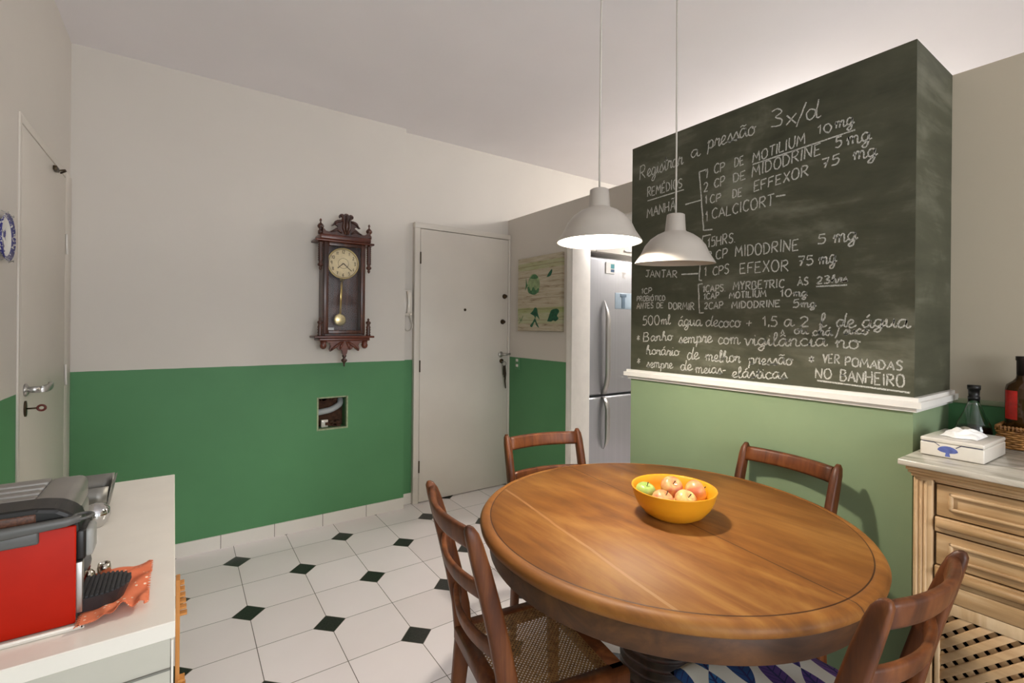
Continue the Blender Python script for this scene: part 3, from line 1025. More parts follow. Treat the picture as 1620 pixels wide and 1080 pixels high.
cu_ = MB().grid(cushion, 28, 28).grid(cushion_low, 28, 28).build('seat_cushion', leaf_fabric())
cu_.location = (1.196, .578, .459)
cu_.rotation_euler = (0, 0, -.05)
tag(cu_, 'white cushion printed with blue and purple leaves on the nearest chair', 'cushion')

# ------------------------------------------------------------------ fruit bowl
BX, BYY = 1.252, .925
bowl = thing('fruit_bowl', 'yellow plastic bowl of apples standing on the round table', 'bowl', (BX, BYY, TZ))
MB().lathe([(0, .002), (.066, 0), (.072, .003), (.090, .014), (.108, .036), (.119, .060), (.125, .084), (.1265, .086), (.1255, .089), (.121, .086), (.1165, .061), (.1055, .038), (.087, .017), (.069, .007), (0, .006)], 64, cap=False).build('bowl_shell', yellow_m, bowl)


def apple_material(name, base, blush, amount):
    t = NT(name)
    v = t.coord('Object', (1, 1, .35))
    n = t.noise(v, 38, 4, .6, .4)
    n2 = t.noise(t.coord('Object'), 14, 2)
    f = t.math('ADD', t.math('MULTIPLY', n, .5), t.math('MULTIPLY', n2, .5))
    t.base(t.ramp(f, [(.5 - amount, lin(base)), (.62 - amount * .5, lin(blush))]))
    t.p.inputs['Roughness'].default_value = .3
    return t.m


ap_red = apple_material('blushed_apple_skin', (232, 190, 124), (212, 122, 88), .12)
ap_pale = apple_material('pale_apple_skin', (232, 200, 130), (216, 140, 96), .06)
ap_grn = apple_material('green_apple_skin', (160, 190, 92), (178, 196, 110), .1)
stem_m = plain('apple_stem', (70, 48, 26), .8)


def apple(dx, dy, dz, r, tilt, spin, m, label):
    a = thing('apple', label, 'apple', (BX + dx, BYY + dy, TZ + dz), 0, 'apples in the yellow bowl')
    a.rotation_euler = (tilt, 0, spin)
    pr = []
    for i in range(25):
        th = PI * i / 24
        rr = r * math.sin(th) * (1 + .08 * math.cos(th))
        zz = r * .9 * math.cos(th) - .30 * r * math.exp(-(math.sin(th) * 3.2) ** 2) * (1 if th < PI / 2 else -.55)
        pr.append((max(rr, 0.0), zz))
    pr[0] = (0, pr[0][1])
    pr[-1] = (0, pr[-1][1])
    MB().lathe(pr, 28, cap=False).build('fruit', m, a)
    MB().tube([(0, 0, r * .55), (.001, 0, r * .8), (.004, .002, r * 1.02)], [.0012, .0014, .002], 6).build('stem', stem_m, a)


apple(.036, .034, .070, .034, .75, -.6, ap_red, 'blushed apple standing at the back of the bowl, stem hollow facing the camera')
apple(.074, -.026, .066, .035, 1.2, .9, ap_red, 'striped red and yellow apple against the right side of the bowl')
apple(-.010, -.050, .061, .033, .7, -.3, ap_pale, 'pale apple at the front of the bowl, its hollow turned up')
apple(-.068, -.012, .062, .033, .5, .4, ap_red, 'apple at the left of the bowl in front of the green one')
apple(-.062, .057, .068, .031, .3, 0, ap_grn, 'green apple at the far left of the bowl')
apple(.005, .010, .031, .021, .0, 0, ap_pale, 'apple lying at the bottom of the bowl under the others')

# ------------------------------------------------------------------ pendant lamps
glow = NT('lit_bulb')
glow.p.inputs['Emission Color'].default_value = (1.0, .92, .80, 1)
glow.p.inputs['Emission Strength'].default_value = 1300
bulb_off = plain('unlit_bulb', (236, 232, 224), .2)


def pendant(x, y, zr, label, lit, tilt, px_):
    p = thing('pendant_lamp', label, 'pendant lamp', (x, y, zr), 0, 'pendant lamps over the table')
    M_ = rotm(tilt[0], tilt[1])
    outer = [(.026, .178), (.031, .175), (.036, .118), (.040, .114), (.062, .104), (.086, .087), (.105, .064), (.115, .042), (.119, .034), (.139, .003), (.1405, 0)]
    inner = [(r - .0025, z - .0015) for r, z in outer[::-1]]
    inner[0] = (.1385, 0)
    MB().lathe([(0, .178)] + outer + inner[:-2] + [(.03, .12), (0, .12)], 64, M_, cap=False).build('shade', shade_m, p)
    b = MB().sphere(M_ @ Vector((0, 0, .058)), .028, 20)
    b.lathe([(.013, .078), (.013, .119), (0, .119)], 16, M_, cap=False)
    b.build('bulb', glow.m if lit else bulb_off, p)
    top = M_ @ Vector((0, 0, .178))
    h = CEIL - zr
    MB().tube([tuple(top), (top.x + px_ * .3, top.y, top.z + (h - top.z) * .5), (px_, 0, h)], .0032, 8).build('cord', cord_m, p)
    MB().lathe([(0, h), (.05, h), (.05, h - .012), (.03, h - .03), (0, h - .03)], 24, Tm(px_, 0, 0)).build('ceiling_rose', shade_m, p)


pendant(1.139, 1.142, 1.640, 'lit white dome pendant lamp, the left one in front of the ceiling', True, (0.0, 0.0), .004)
pendant(1.467, 1.089, 1.592, 'unlit white dome pendant lamp hanging in front of the chalkboard', False, (.05, -.03), 0.0)

# ------------------------------------------------------------------ wall clock
CKX, CKY = 0.889, BY
clock = thing('wall_clock', 'antique carved dark wood pendulum clock on the white back wall', 'clock', (CKX, CKY, 1.6))


def cz(z):
    return z - 1.6


# case: back, sides, top and bottom, open to the front
b = MB()
b.box(-.137, .137, -.012, -.001, cz(1.29), cz(1.915))
b.box(-.137, -.122, -.112, -.012, cz(1.29), cz(1.915), .002).box(.122, .137, -.112, -.012, cz(1.29), cz(1.915), .002)
b.box(-.122, .122, -.112, -.012, cz(1.90), cz(1.915)).box(-.122, .122, -.112, -.012, cz(1.29), cz(1.302))
b.build('case', wood_ck, clock)
b = MB()
b.box(-.135, -.105, -.128, -.113, cz(1.30), cz(1.905), .004).box(.105, .135, -.128, -.113, cz(1.30), cz(1.905), .004)
b.box(-.105, .105, -.128, -.113, cz(1.882), cz(1.905), .003).box(-.105, .105, -.128, -.113, cz(1.30), cz(1.325), .003)
fr = b.build('door', wood_ck, clock)
gl = NT('thin_clear_glass')
tr = gl.n('ShaderNodeBsdfTransparent')
gs = gl.n('ShaderNodeBsdfGlossy')
gs.inputs['Roughness'].default_value = .05
mx = gl.n('ShaderNodeMixShader')
lw = gl.n('ShaderNodeLayerWeight')
lw.inputs[0].default_value = .12
gl.l(lw.outputs['Facing'], mx.inputs[0])
mxm = gl.math('ADD', gl.math('MULTIPLY', lw.outputs['Facing'], .3), .012)
gl.l(mxm, mx.inputs[0])
gl.l(tr.outputs[0], mx.inputs[1])
gl.l(gs.outputs[0], mx.inputs[2])
gl.l(mx.outputs[0], gl.t.nodes['Material Output'].inputs[0])
MB().box(-.105, .105, -.122, -.119, cz(1.325), cz(1.882)).build('glass_pane', gl.m, fr)
# dial
dial_m = plain('aged_cream_dial', (226, 208, 164), .5, var=.08, nscale=30)
D0 = Tm(0, -.075, cz(1.775)) @ ry90
MB().lathe([(0, 0), (.100, 0), (.104, .004), (.104, .009), (.098, .010), (.097, .006), (0, .006)], 48, D0).build('dial', [dial_m], clock)
dl = [o for o in clock.children if o.name.startswith('dial')][0]
MB().lathe([(.096, .006), (.098, .012), (.104, .012), (.1055, .004), (.104, 0)], 48, D0, cap=False).build('bezel', brass_m, dl)
num = MB()
ink = plain('dial_ink', (96, 74, 44), .6)


def on_dial(x, z):
    return (x, -.0822, cz(1.775) + z)


for hr in range(1, 13):
    a = PI / 2 - hr * PI / 6
    st, wd = strokes_for(str(hr))
    sz = .021
    for pl in st:
        ribbon(num, [(.077 * math.cos(a) + (x - wd / 2) * sz * .8, .077 * math.sin(a) + (y - .5) * sz) for x, y in pl], .0032, on_dial)
for r in (.034, .0935):
    ribbon(num, [(r * math.cos(t * PI / 24), r * math.sin(t * PI / 24)) for t in range(49)], .0022, on_dial)
num.build('numerals', ink, dl)
for nm, a, L, wdt in (('hour_hand', math.radians(222), .05, .006), ('minute_hand', math.radians(318), .074, .005)):
    hnd = MB()
    ribbon(hnd, [(0, 0), (L * .35 * math.cos(a), L * .35 * math.sin(a)), (L * .75 * math.cos(a), L * .75 * math.sin(a)), (L * math.cos(a), L * math.sin(a))], wdt, lambda x, z: (x, -.085, cz(1.775) + z), .4)
    hnd.build(nm, bronze_m, clock)
b = MB().sweep([((-.002, -.06, cz(1.69)), (.007, 0, 0), (0, .002, 0)), ((-.012, -.06, cz(1.43)), (.006, 0, 0), (0, .002, 0))])
b.lathe([(0, 0), (.016, 0), (.016, .006), (0, .006)], 20, Tm(-.002, -.056, cz(1.672)) @ ry90)
pend = b.build('pendulum', brass_m, clock)
MB().lathe([(0, 0), (.036, 0), (.042, .003), (.040, .006), (.03, .011), (0, .013)], 32, Tm(-.014, -.056, cz(1.395)) @ ry90).build('bob', plain('polished_pale_brass', (218, 200, 148), .25, .7), pend)
MB().box(-.085, -.042, -.020, -.0125, cz(1.325), cz(1.342)).build('paper_label', paper_m, clock)
# shelves / mouldings
MB().box(-.19, .19, -.150, -.002, cz(1.905), cz(1.918), .004).box(-.165, .165, -.155, -.002, cz(1.918), cz(1.95), .006).build('top_moulding', wood_ck_red, clock)
MB().box(-.195, .195, -.150, -.002, cz(1.274), cz(1.288), .004).box(-.165, .165, -.145, -.002, cz(1.255), cz(1.274), .005).build('bottom_moulding', wood_ck_red, clock)
# carved crest
half = [(0, 2.098), (.010, 2.096), (.016, 2.088), (.024, 2.094), (.038, 2.092), (.047, 2.082), (.046, 2.070), (.038, 2.064), (.036, 2.074), (.028, 2.074), (.026, 2.064), (.032, 2.054), (.046, 2.053), (.060, 2.050), (.074, 2.040), (.082, 2.022), (.094, 2.010), (.086, 2.008), (.072, 2.016), (.060, 2.012), (.054, 2.004), (.064, 1.998), (.080, 1.986), (.094, 1.976), (.110, 1.968), (.128, 1.970), (.142, 1.984), (.150, 1.990), (.150, 1.948)]
poly = [(x, cz(z)) for x, z in half] + [(-x, cz(z)) for x, z in half[::-1][:-1]]
m = MB().prism(poly, .022, Tm(0, -.150, 0), bev=.0015)
# carved relief: central palmette and leaves
for s in (-1, 1):
    m.tube([(s * .006, -.152, cz(1.96)), (s * .02, -.154, cz(2.0)), (s * .018, -.154, cz(2.04)), (s * .03, -.153, cz(2.08)), (s * .04, -.152, cz(2.078))], [.008, .009, .007, .006, .004], 8)
    m.tube([(s * .03, -.152, cz(2.045)), (s * .06, -.153, cz(2.038)), (s * .078, -.152, cz(2.018))], [.006, .009, .004], 8)
    m.tube([(s * .03, -.152, cz(1.965)), (s * .06, -.153, cz(1.985)), (s * .10, -.152, cz(1.968))], [.005, .008, .004], 8)
m.tube([(0, -.153, cz(1.955)), (0, -.157, cz(2.01)), (0, -.153, cz(2.085))], [.006, .011, .006], 10)
m.build('crest', wood_ck, clock)
# bottom bracket with carved lobes
hb = [(0, 1.150), (.014, 1.168), (.020, 1.196), (.036, 1.192), (.050, 1.205), (.060, 1.222), (.074, 1.196), (.092, 1.184), (.098, 1.200), (.090, 1.222), (.098, 1.240), (.112, 1.243), (.12, 1.256)]
poly = [(x, cz(z)) for x, z in hb[::-1]] + [(-x, cz(z)) for x, z in hb[1:]]
m = MB().prism(poly, .03, Tm(0, -.135, 0), bev=.002)
for s in (-1, 1):
    m.tube([(s * .02, -.136, cz(1.25)), (s * .05, -.139, cz(1.225)), (s * .088, -.137, cz(1.195))], [.005, .010, .006], 8)
    m.tube([(s * .008, -.136, cz(1.25)), (s * .025, -.139, cz(1.22)), (s * .03, -.137, cz(1.20))], [.005, .009, .005], 8)
m.build('bracket', wood_ck_red, clock)
MB().lathe([(.004, 1.165 - 1.6), (.016, 1.155 - 1.6), (.010, 1.145 - 1.6), (.008, 1.138 - 1.6), (.020, 1.128 - 1.6), (.018, 1.118 - 1.6), (.007, 1.108 - 1.6), (.004, 1.092 - 1.6), (.006, 1.086 - 1.6), (0, 1.082 - 1.6)], 20, Tm(0, -.12, 0)).build('drop_finial', wood_ck, clock)
fin = [(.017, 0), (.017, .018), (.012, .024), (.009, .03), (.019, .042), (.021, .052), (.014, .064), (.006, .070), (.004, .078), (.008, .086), (.006, .094), (0, .102)]
spd = [(.006, 0), (.013, -.006)]
for k in range(9):
    spd += [(.0165, -.012 - k * .014), (.012, -.019 - k * .014)]
spd += [(.010, -.142), (.018, -.152), (.016, -.160), (.007, -.168), (.010, -.178), (.006, -.186), (0, -.192)]
for s in (-1, 1):
    MB().lathe(fin, 18, Tm(s * .158, -.128, cz(1.95))).build('finial', wood_ck, clock)
    MB().lathe(spd, 18, Tm(s * .158, -.128, cz(1.905))).build('turned_spindle', wood_ck, clock)
    low = [(.015, 0)]
    for k in range(4):
        low += [(.016, .006 + k * .017), (.012, .015 + k * .017)]
    low += [(.010, .076), (.017, .086), (.015, .094), (.005, .102), (.009, .110), (0, .122)]
    MB().lathe(low, 18, Tm(s * .158, -.128, cz(1.288))).build('lower_spindle', wood_ck, clock)
    MB().lathe([(.020, 0), (.018, -.02), (.022, -.03), (.018, -.045), (.010, -.052), (0, -.055)], 18, Tm(s * .135, -.122, cz(1.255))).build('drop_pendant', wood_ck_red, clock)

# ------------------------------------------------------------------ intercom
ic = thing('intercom', 'white wall intercom handset with looped cord beside the entrance door', 'intercom', (1.405, DY, 1.535))
MB().box(-.036, .034, -.03, -.001, -.10, .098, .008).build('base_plate', china_m, ic)
MB().sweep([((-.002, -.036, .085), (.018, 0, 0), (0, .016, 0)), ((-.002, -.048, .06), (.017, 0, 0), (0, .012, 0)), ((-.002, -.052, 0), (.013, 0, 0), (0, .010, 0)), ((-.002, -.048, -.06), (.016, 0, 0), (0, .012, 0)), ((-.002, -.036, -.082), (.018, 0, 0), (0, .016, 0))]).build('handset', china_m, ic)
MB().tube(catmull([(-.022, -.02, -.095), (-.030, -.024, -.15), (-.028, -.03, -.195), (-.004, -.034, -.215), (.022, -.034, -.20), (.03, -.034, -.17), (.016, -.036, -.12), (.006, -.036, -.085)], 6), .0042, 8).build('cord', cord_m, ic)

# ------------------------------------------------------------------ picture of fishes on the partition
pic = thing('canvas_picture', 'small canvas of green fishes painted on pale weathered planks, right of the door', 'picture', (PX, 3.25, 1.326))
PW, PH = .560, .592


def plank_paint():
    t = NT('painted_planks')
    x, y, z = t.xyz('Object')
    n = t.noise(t.coord('Object', (1, 3, 30)), 1.6, 6, .68, .5)
    c = t.ramp(n, [(.30, lin((104, 82, 58))), (.43, lin((172, 160, 136))), (.7, lin((192, 184, 164)))])
    g2 = t.noise(t.coord('Object', (1, 1.5, 7)), 1.5, 3)
    band = t.math('LESS_THAN', t.math('ABSOLUTE', t.math('SUBTRACT', z, .165)), .02)
    band2 = t.math('LESS_THAN', t.math('ABSOLUTE', t.math('SUBTRACT', z, .52)), .03)
    c = t.mix(t.math('MULTIPLY', t.math('ADD', band, t.math('MULTIPLY', band2, .6)), g2), c, lin((128, 150, 66)))
    low = t.math('MULTIPLY', t.math('LESS_THAN', z, .15), t.math('LESS_THAN', t.math('ABSOLUTE', t.math('SUBTRACT', z, .11)), .05))
    c = t.mix(t.math('MULTIPLY', low, .35), c, lin((150, 170, 110)))
    fz = t.math('FRACT', t.math('DIVIDE', z, .0863))
    c = t.mix(t.math('MULTIPLY', t.math('LESS_THAN', fz, .035), .7), c, lin((96, 72, 48)))
    t.base(c)
    t.p.inputs['Roughness'].default_value = .7
    return t.m


MB().box(-.026, 0, -PW, 0, 0, PH, .002, 1).build('canvas', [plank_paint()], pic)


def on_pic(off):
    return lambda s, z: (-.0264 - off, -s * PW, z * PH)


pg = plain('pale_green_paint', (136, 154, 112), .7, var=.3, nscale=30)
dg = plain('deep_green_paint', (30, 84, 58), .7, var=.4, nscale=40)
mg = plain('mid_green_paint', (66, 108, 70), .7, var=.4, nscale=40)


def blob(name, pts, m, off=0.0, n=5):
    q = MB()
    loop = catmull([tuple(p) for p in pts] + [pts[0]], n)[:-1]
    flat_poly(q, loop, on_pic(off))
    q.build(name, m, pic)


blob('fish_body', [(.24, .62), (.27, .70), (.33, .76), (.42, .765), (.50, .71), (.53, .62), (.50, .545), (.40, .53), (.30, .54)], pg)
blob('fish_back', [(.30, .715), (.36, .755), (.44, .755), (.49, .715), (.42, .70)], mg, .0004)
blob('fish_belly', [(.24, .60), (.26, .53), (.33, .50), (.42, .49), (.51, .53), (.50, .575), (.44, .545), (.38, .595), (.33, .545), (.28, .60)], mg, .0006)
blob('fish_tail', [(.20, .74), (.225, .66), (.245, .62), (.21, .585), (.185, .56), (.20, .64)], mg)
blob('small_fish', [(.68, .705), (.73, .76), (.79, .80), (.80, .765), (.76, .715)], dg)
blob('dark_fish', [(.31, .235), (.37, .27), (.42, .315), (.47, .30), (.49, .235), (.53, .155), (.46, .20), (.43, .17), (.40, .205)], dg)
blob('dark_fish_tail', [(.41, .165), (.43, .17), (.47, .11), (.52, .045), (.46, .075), (.42, .125), (.36, .055), (.31, .07), (.37, .12)], dg)
blob('frog_shape', [(.70, .13), (.74, .20), (.78, .265), (.84, .285), (.92, .285), (.95, .25), (.91, .20), (.94, .165), (.88, .13), (.83, .14), (.78, .125)], dg)
tw = MB()
for pl in ([(.04, .10), (.09, .15), (.14, .21)], [(.08, .14), (.05, .18)], [(.11, .17), (.10, .12)]):
    ribbon(tw, pl, .009, on_pic(0.0002))
tw.build('twig', mg, pic)

# ------------------------------------------------------------------ hanging plate
pl_ = thing('wall_plate', 'blue and white patterned china plate hung on the left wall', 'plate', (LX, 2.215, 1.635))


def plate_pattern():
    t = NT('blue_white_plate')
    x, y, z = t.xyz('Object')
    r = t.math('SQRT', t.math('ADD', t.math('MULTIPLY', y, y), t.math('MULTIPLY', z, z)))
    n = t.noise(t.coord('Object'), 70, 3, .6, .8)
    ring = t.math('GREATER_THAN', r, .062)
    band = t.math('MULTIPLY', ring, t.math('GREATER_THAN', n, .44))
    mid = t.math('MULTIPLY', t.math('LESS_THAN', r, .05), t.math('GREATER_THAN', t.noise(t.coord('Object'), 45, 3), .54))
    t.base(t.mix(t.math('MAXIMUM', band, mid), lin((222, 220, 214)), lin((58, 58, 122))))
    t.p.inputs['Roughness'].default_value = .2
    return t.m


MB().lathe([(0, .006), (.048, .006), (.054, .010), (.077, .022), (.079, .020), (.056, .004), (.044, .001), (0, .001)], 48, rx90, cap=False).build('dish', plate_pattern(), pl_)
wr = MB()
for s in (-1, 1):
    wr.tube([(.012, s * .04, .079), (.026, s * .036, .072), (.026, s * .03, .078)], .0012, 6)
    wr.tube([(.012, s * .04, -.079), (.026, s * .036, -.072), (.026, s * .03, -.078)], .0012, 6)
wr.build('wire_hanger', steel_m, pl_)

# ------------------------------------------------------------------ fridge and cabinet over it
fx0, fx1, fy = 2.548, 3.26, 2.66
fr = thing('refrigerator', 'tall stainless steel refrigerator seen through the kitchen doorway', 'refrigerator', (fx0, fy, 0))
W = fx1 - fx0
fsteel = NT('fridge_steel')
nn = fsteel.noise(fsteel.coord('Object', (60, 60, .6)), 1.0, 2)
fsteel.base(fsteel.ramp(nn, [(.3, lin((170, 171, 175))), (.7, lin((175, 176, 180)))]))
fsteel.p.inputs['Metallic'].default_value = .75
fsteel.p.inputs['Roughness'].default_value = .34
MB().box(0, W, .06, .66, .03, 1.90, .006).build('cabinet', plain('fridge_side', (120, 120, 122), .5), fr)
dr = MB().box(0, W, 0, .062, .832, 1.905, .022, 4).build('upper_door', fsteel.m, fr)
dl_ = MB().box(0, W, 0, .062, .05, .820, .022, 4).build('freezer_door', fsteel.m, fr)


def bar(z0, z1, tip_top):
    f = []
    n = 10
    for i in range(n + 1):
        s = i / n
        z = z0 + (z1 - z0) * s
        e = (s if not tip_top else 1 - s)          # 0 at the pointed free end reached last
        out = .048 * min(1, (1 - abs(2 * s - 1)) * 3 + .12)
        tip = max(.18, min(1, (1 - s) * 5 + .15)) if tip_top else max(.18, min(1, s * 5 + .15))
        f.append(((.165, -out, z), (.020 * tip, 0, 0), (0, .012 * tip, 0)))
    return MB().sweep(f)


bar(.838, 1.57, True).build('handle', steel_m, dr)
bar(.41, .815, False).build('handle', steel_m, dl_)
MB().box(.285, .52, -.003, .01, 1.508, 1.64, .006).build('ice_display', [plain('pale_blue_display', (168, 186, 200), .15)], dr)
MB().box(.36, .40, -.006, 0, 1.515, 1.63, .002).box(.345, .415, -.008, 0, 1.605, 1.632, .003).build('dispenser_chute', plain('blue_grey_chute', (104, 124, 140), .3), dr)
em = MB()
emf = lambda x, z: (.375 + x, -.0012, 1.758 + z)
ribbon(em, [(0, 0), (0, .042)], .007, emf, 0)
ribbon(em, [(-.012, .042), (.016, .042)], .006, emf, 0)
ribbon(em, catmull([(.036, .036), (.024, .042), (.014, .03), (.014, .012), (.024, .0), (.036, .006)], 4), .006, emf, 0)
em.build('emblem', china_m, dr)
mg_ = thing('fridge_magnet', 'white square magnet with teal stripes on the refrigerator door', 'magnet', (fx0 + .178, fy, 1.785))
MB().box(0, .10, -.007, -.0004, 0, .088, .001, 1).build('card', paper_m, mg_)
MB().box(.052, .092, -.0078, -.0068, .040, .075).build('teal_stripe', plain('teal_print', (70, 150, 160), .5), mg_)
MB().box(.052, .092, -.0078, -.0068, .012, .034).build('navy_stripe', plain('navy_print', (60, 88, 120), .5), mg_)
cb = thing('wall_cabinet', 'white kitchen wall cabinet fixed above the refrigerator', 'cabinet', (2.53, 2.74, 1.96))
MB().box(0, .9, .02, .6, 0, .28).build('carcass', lam_m, cb)
for i, (a, c_) in enumerate(((0.0, .172), (.178, .62), (.626, .9))):
    d_ = MB().box(a, c_, 0, .019, 0.004, .276, .003).build('door', lam_m, cb)
    if i == 1:
        MB().box(c_ - .13, c_ - .03, -.012, .0, .03, .045, .003).build('pull', steel_m, d_)

# ------------------------------------------------------------------ white sideboard and what stands on it
sb = thing('sideboard', 'white laminate sideboard in the lower left corner against the left wall', 'sideboard', (-.008, .90, 0))
sb.rotation_euler = (0, 0, .012)
MB().box(-.468, .002, -.004, .875, .874, .90, .0015, 1).build('top', lam_m, sb)
MB().box(-.466, -.004, .0, .87, .06, .8735).build('carcass', lamb_m, sb)
MB().box(-.45, -.02, .015, .855, 0, .06).build('plinth', lamb_m, sb)
for i in range(2):
    MB().box(-.003, .0, .004 + .434 * i, .432 + .434 * i, .07, .868).build('door', lam_m, sb)
MB().box(-.466, -.004, -.003, 0, .826, .829).build('seam', plain('panel_joint', (120, 118, 110), .6), sb)

rk = thing('wooden_rack', 'narrow honey-coloured wooden rack with short slats beside the white sideboard', 'rack', (-.0078, 1.17, -.02))
MB().box(.0, .0075, 0, .03, .40, .86, .001, 1).build('post', wood_rk, rk)
for k in range(6):
    MB().box(-.002 + .006, .0145 + .001 * k, .002, .018, .848 - .0125 * k, .8525 - .0125 * k, .0008, 1).build('slat', wood_rk, rk)
for k in range(7):
    MB().box(-.002 + .006, .0165 + .0012 * k, -.004, .018, .655 - .0135 * k, .6595 - .0135 * k, .0008, 1).build('slat', wood_rk, rk)
MB().box(.006, .016, .0, .028, .02, .566, .001, 1).build('lower_post', wood_rk, rk)

ZC = .90
tray = MB().box(-.455, -.118, .950, 1.098, ZC + .0003, ZC + .0035, .001, 2)
tray.box(-.455, -.118, .950, .954, ZC + .0003, ZC + .007, .002).box(-.124, -.118, .950, 1.098, ZC + .0003, ZC + .007, .002)
tag(tray.build('tray', china_m), 'white flat tray under the red coffee machine', 'tray')


def napkin_mat():
    t = NT('dotted_orange_cotton')
    v = t.coord('Object', (1, 1, 1))
    vo = t.n('ShaderNodeTexVoronoi')
    t.l(v, vo.inputs['Vector'])
    vo.inputs['Scale'].default_value = 85
    dot = t.math('LESS_THAN', vo.outputs['Distance'], .17)
    n = t.noise(v, 25, 3)
    c = t.ramp(n, [(.3, lin((214, 108, 70))), (.7, lin((230, 132, 92)))])
    t.base(t.mix(dot, c, lin((240, 206, 182))))
    t.p.inputs['Roughness'].default_value = .85
    return t.m


def nap(u, v):
    x0, x1 = -.127, -.045
    x = x0 + (x1 - x0) * u
    y = .944 + .18 * v + .012 * u
    if u > .985 or u < .015:
        x += .0025 * (1 if int(v * 60) % 2 else -1)
    if v < .015 or v > .985:
        y += .0022 * (1 if int(u * 80) % 2 else -1)
    flat = max(0.0, min(1.0, (u - .2) / .45))
    rest = ZC + .0076
    low = ZC + .0022
    z = rest * (1 - flat) + low * flat
    z += flat * (.0042 * (math.sin(9 * v + 3 * u) + .6 * math.sin(17 * v - 8 * u)) + .0066)
    z += flat * .007 * max(0, .35 - v) * 2 * (1 + math.sin(22 * u))
    return (x, y, z)


tag(MB().grid(nap, 80, 60, .0012).build('napkin', napkin_mat()), 'orange dotted cloth napkin with pinked edge spread under the drip tray', 'napkin')

MZ = ZC + .0043
cm = thing('coffee_machine', 'red and black capsule coffee machine with a lever on top', 'coffee machine', (-.130, .963, MZ))
DEP = .110
MB().box(-.31, -.004, .006, DEP - .006, .0, .150, .006).build('body', black_m, cm)
MB().box(-.31, 0, 0, .005, .0, .148, .002).build('side_panel', red_m, cm)
MB().box(-.31, -.03, DEP - .005, DEP, .0, .146, .002).build('side_panel', red_m, cm)
# black domed head
poly = [(-.31, .13), (-.31, .178), (-.10, .180), (-.045, .179), (-.022, .174), (-.006, .163), (.002, .150), (.004, .132)]
MB().prism(poly, .062, Tm(0, .0085, 0), .006).build('head', black_m, cm)
MB().box(-.20, -.045, .006, .0095, .158, .172, .002).build('vent_grille', plain('brown_grille', (82, 48, 30), .5, var=.5, nscale=300), cm)
# lever: bar along the near side with a loop handle
lv = MB().sweep([((-.31, -.001, .148), (0, .007, 0), (0, 0, .009)), ((-.10, -.002, .152), (0, .007, 0), (0, 0, .008)), ((-.01, -.002, .156), (0, .006, 0), (0, 0, .006)), ((.006, .0, .158), (0, .005, 0), (0, 0, .004))])
lv.tube([(.006 + .012 * (1 + math.cos(a)) - .012, .010 + .014 * math.sin(a), .158) for a in [i * PI / 8 for i in range(16)]], .0022, 6, closed=True)
lv.box(-.31, -.040, -.004, .004, .130, .152, .003)
lv.build('lever', grey_m, cm)
MB().box(-.004, .010, .010, .062, .090, .137, .004).build('brew_head', black_m, cm)
MB().box(.006, .018, .014, .058, .092, .135, .005).build('head_front', plain('light_grey_plastic', (150, 150, 146), .4), cm)
MB().box(-.004, .007, .006, .020, .012, .089, .001).build('metal_column', steel_m, cm)
MB().sphere((-.004, .055, .072), .016, 16, (1, 1, 1.3)).build('spout', grey_m, cm)
# ribbed round-ended drip tray
def stadium(cx0, cx1, cy, r, n=12):
    pts = [(cx0, cy - r)]
    for i in range(n + 1):
        a = -PI / 2 + PI * i / n
        pts.append((cx1 + r * math.cos(a), cy + r * math.sin(a)))
    pts.append((cx0, cy + r))
    return pts


t = MB()
DTZ = .032
base = bmesh.new()
lo = [base.verts.new((x, y, .0055)) for x, y in stadium(.0, .018, .054, .036)]
hi = [base.verts.new((x, y, DTZ - .004)) for x, y in stadium(.0, .022, .054, .041)]
base.faces.new(lo[::-1])
base.faces.new(hi)
for i in range(len(lo)):
    j = (i + 1) % len(lo)
    base.faces.new((lo[i], lo[j], hi[j], hi[i]))
t._add(base)
for k in range(10):
    x = .003 + k * .0061
    hw = math.sqrt(max(.0, .039 ** 2 - max(0, x - .022) ** 2))
    if hw > .005:
        t.box(x, x + .0034, .054 - hw, .054 + hw, DTZ - .0045, DTZ - .0014)
t.build('drip_tray', plain('charcoal_plastic', (44, 44, 46), .45), cm)

bl = thing('table_bell', 'small silver table bell with a wooden handle behind the drip tray', 'bell', (-.133, 1.110, ZC + .0009))
MB().lathe([(.011, 0), (.0122, .0015), (.0105, .005), (.0098, .012), (.0085, .018), (.0056, .022), (.003, .024), (0, .024)], 28).build('bell_cup', plain('silver_bell', (196, 188, 172), .16, 1.0), bl)
MB().lathe([(.0022, .024), (.003, .029), (.0022, .033), (.0026, .040), (.0034, .044), (0, .047)], 16).build('handle', plain('dark_red_handle', (96, 44, 36), .35), bl)
# second bell-like cup partly hidden
cupo = MB().lathe([(0, 0), (.0075, 0), (.0095, .006), (.010, .017), (.0085, .026), (.0078, .026), (.0092, .017), (.0085, .006), (.0068, .002), (0, .002)], 24)
o = cupo.build('silver_cup', plain('silver_cup_metal', (190, 184, 172), .2, 1.0))
o.location = (-.113, 1.119, ZC + .0009)
tag(o, 'small silver cup standing just behind the table bell', 'cup')

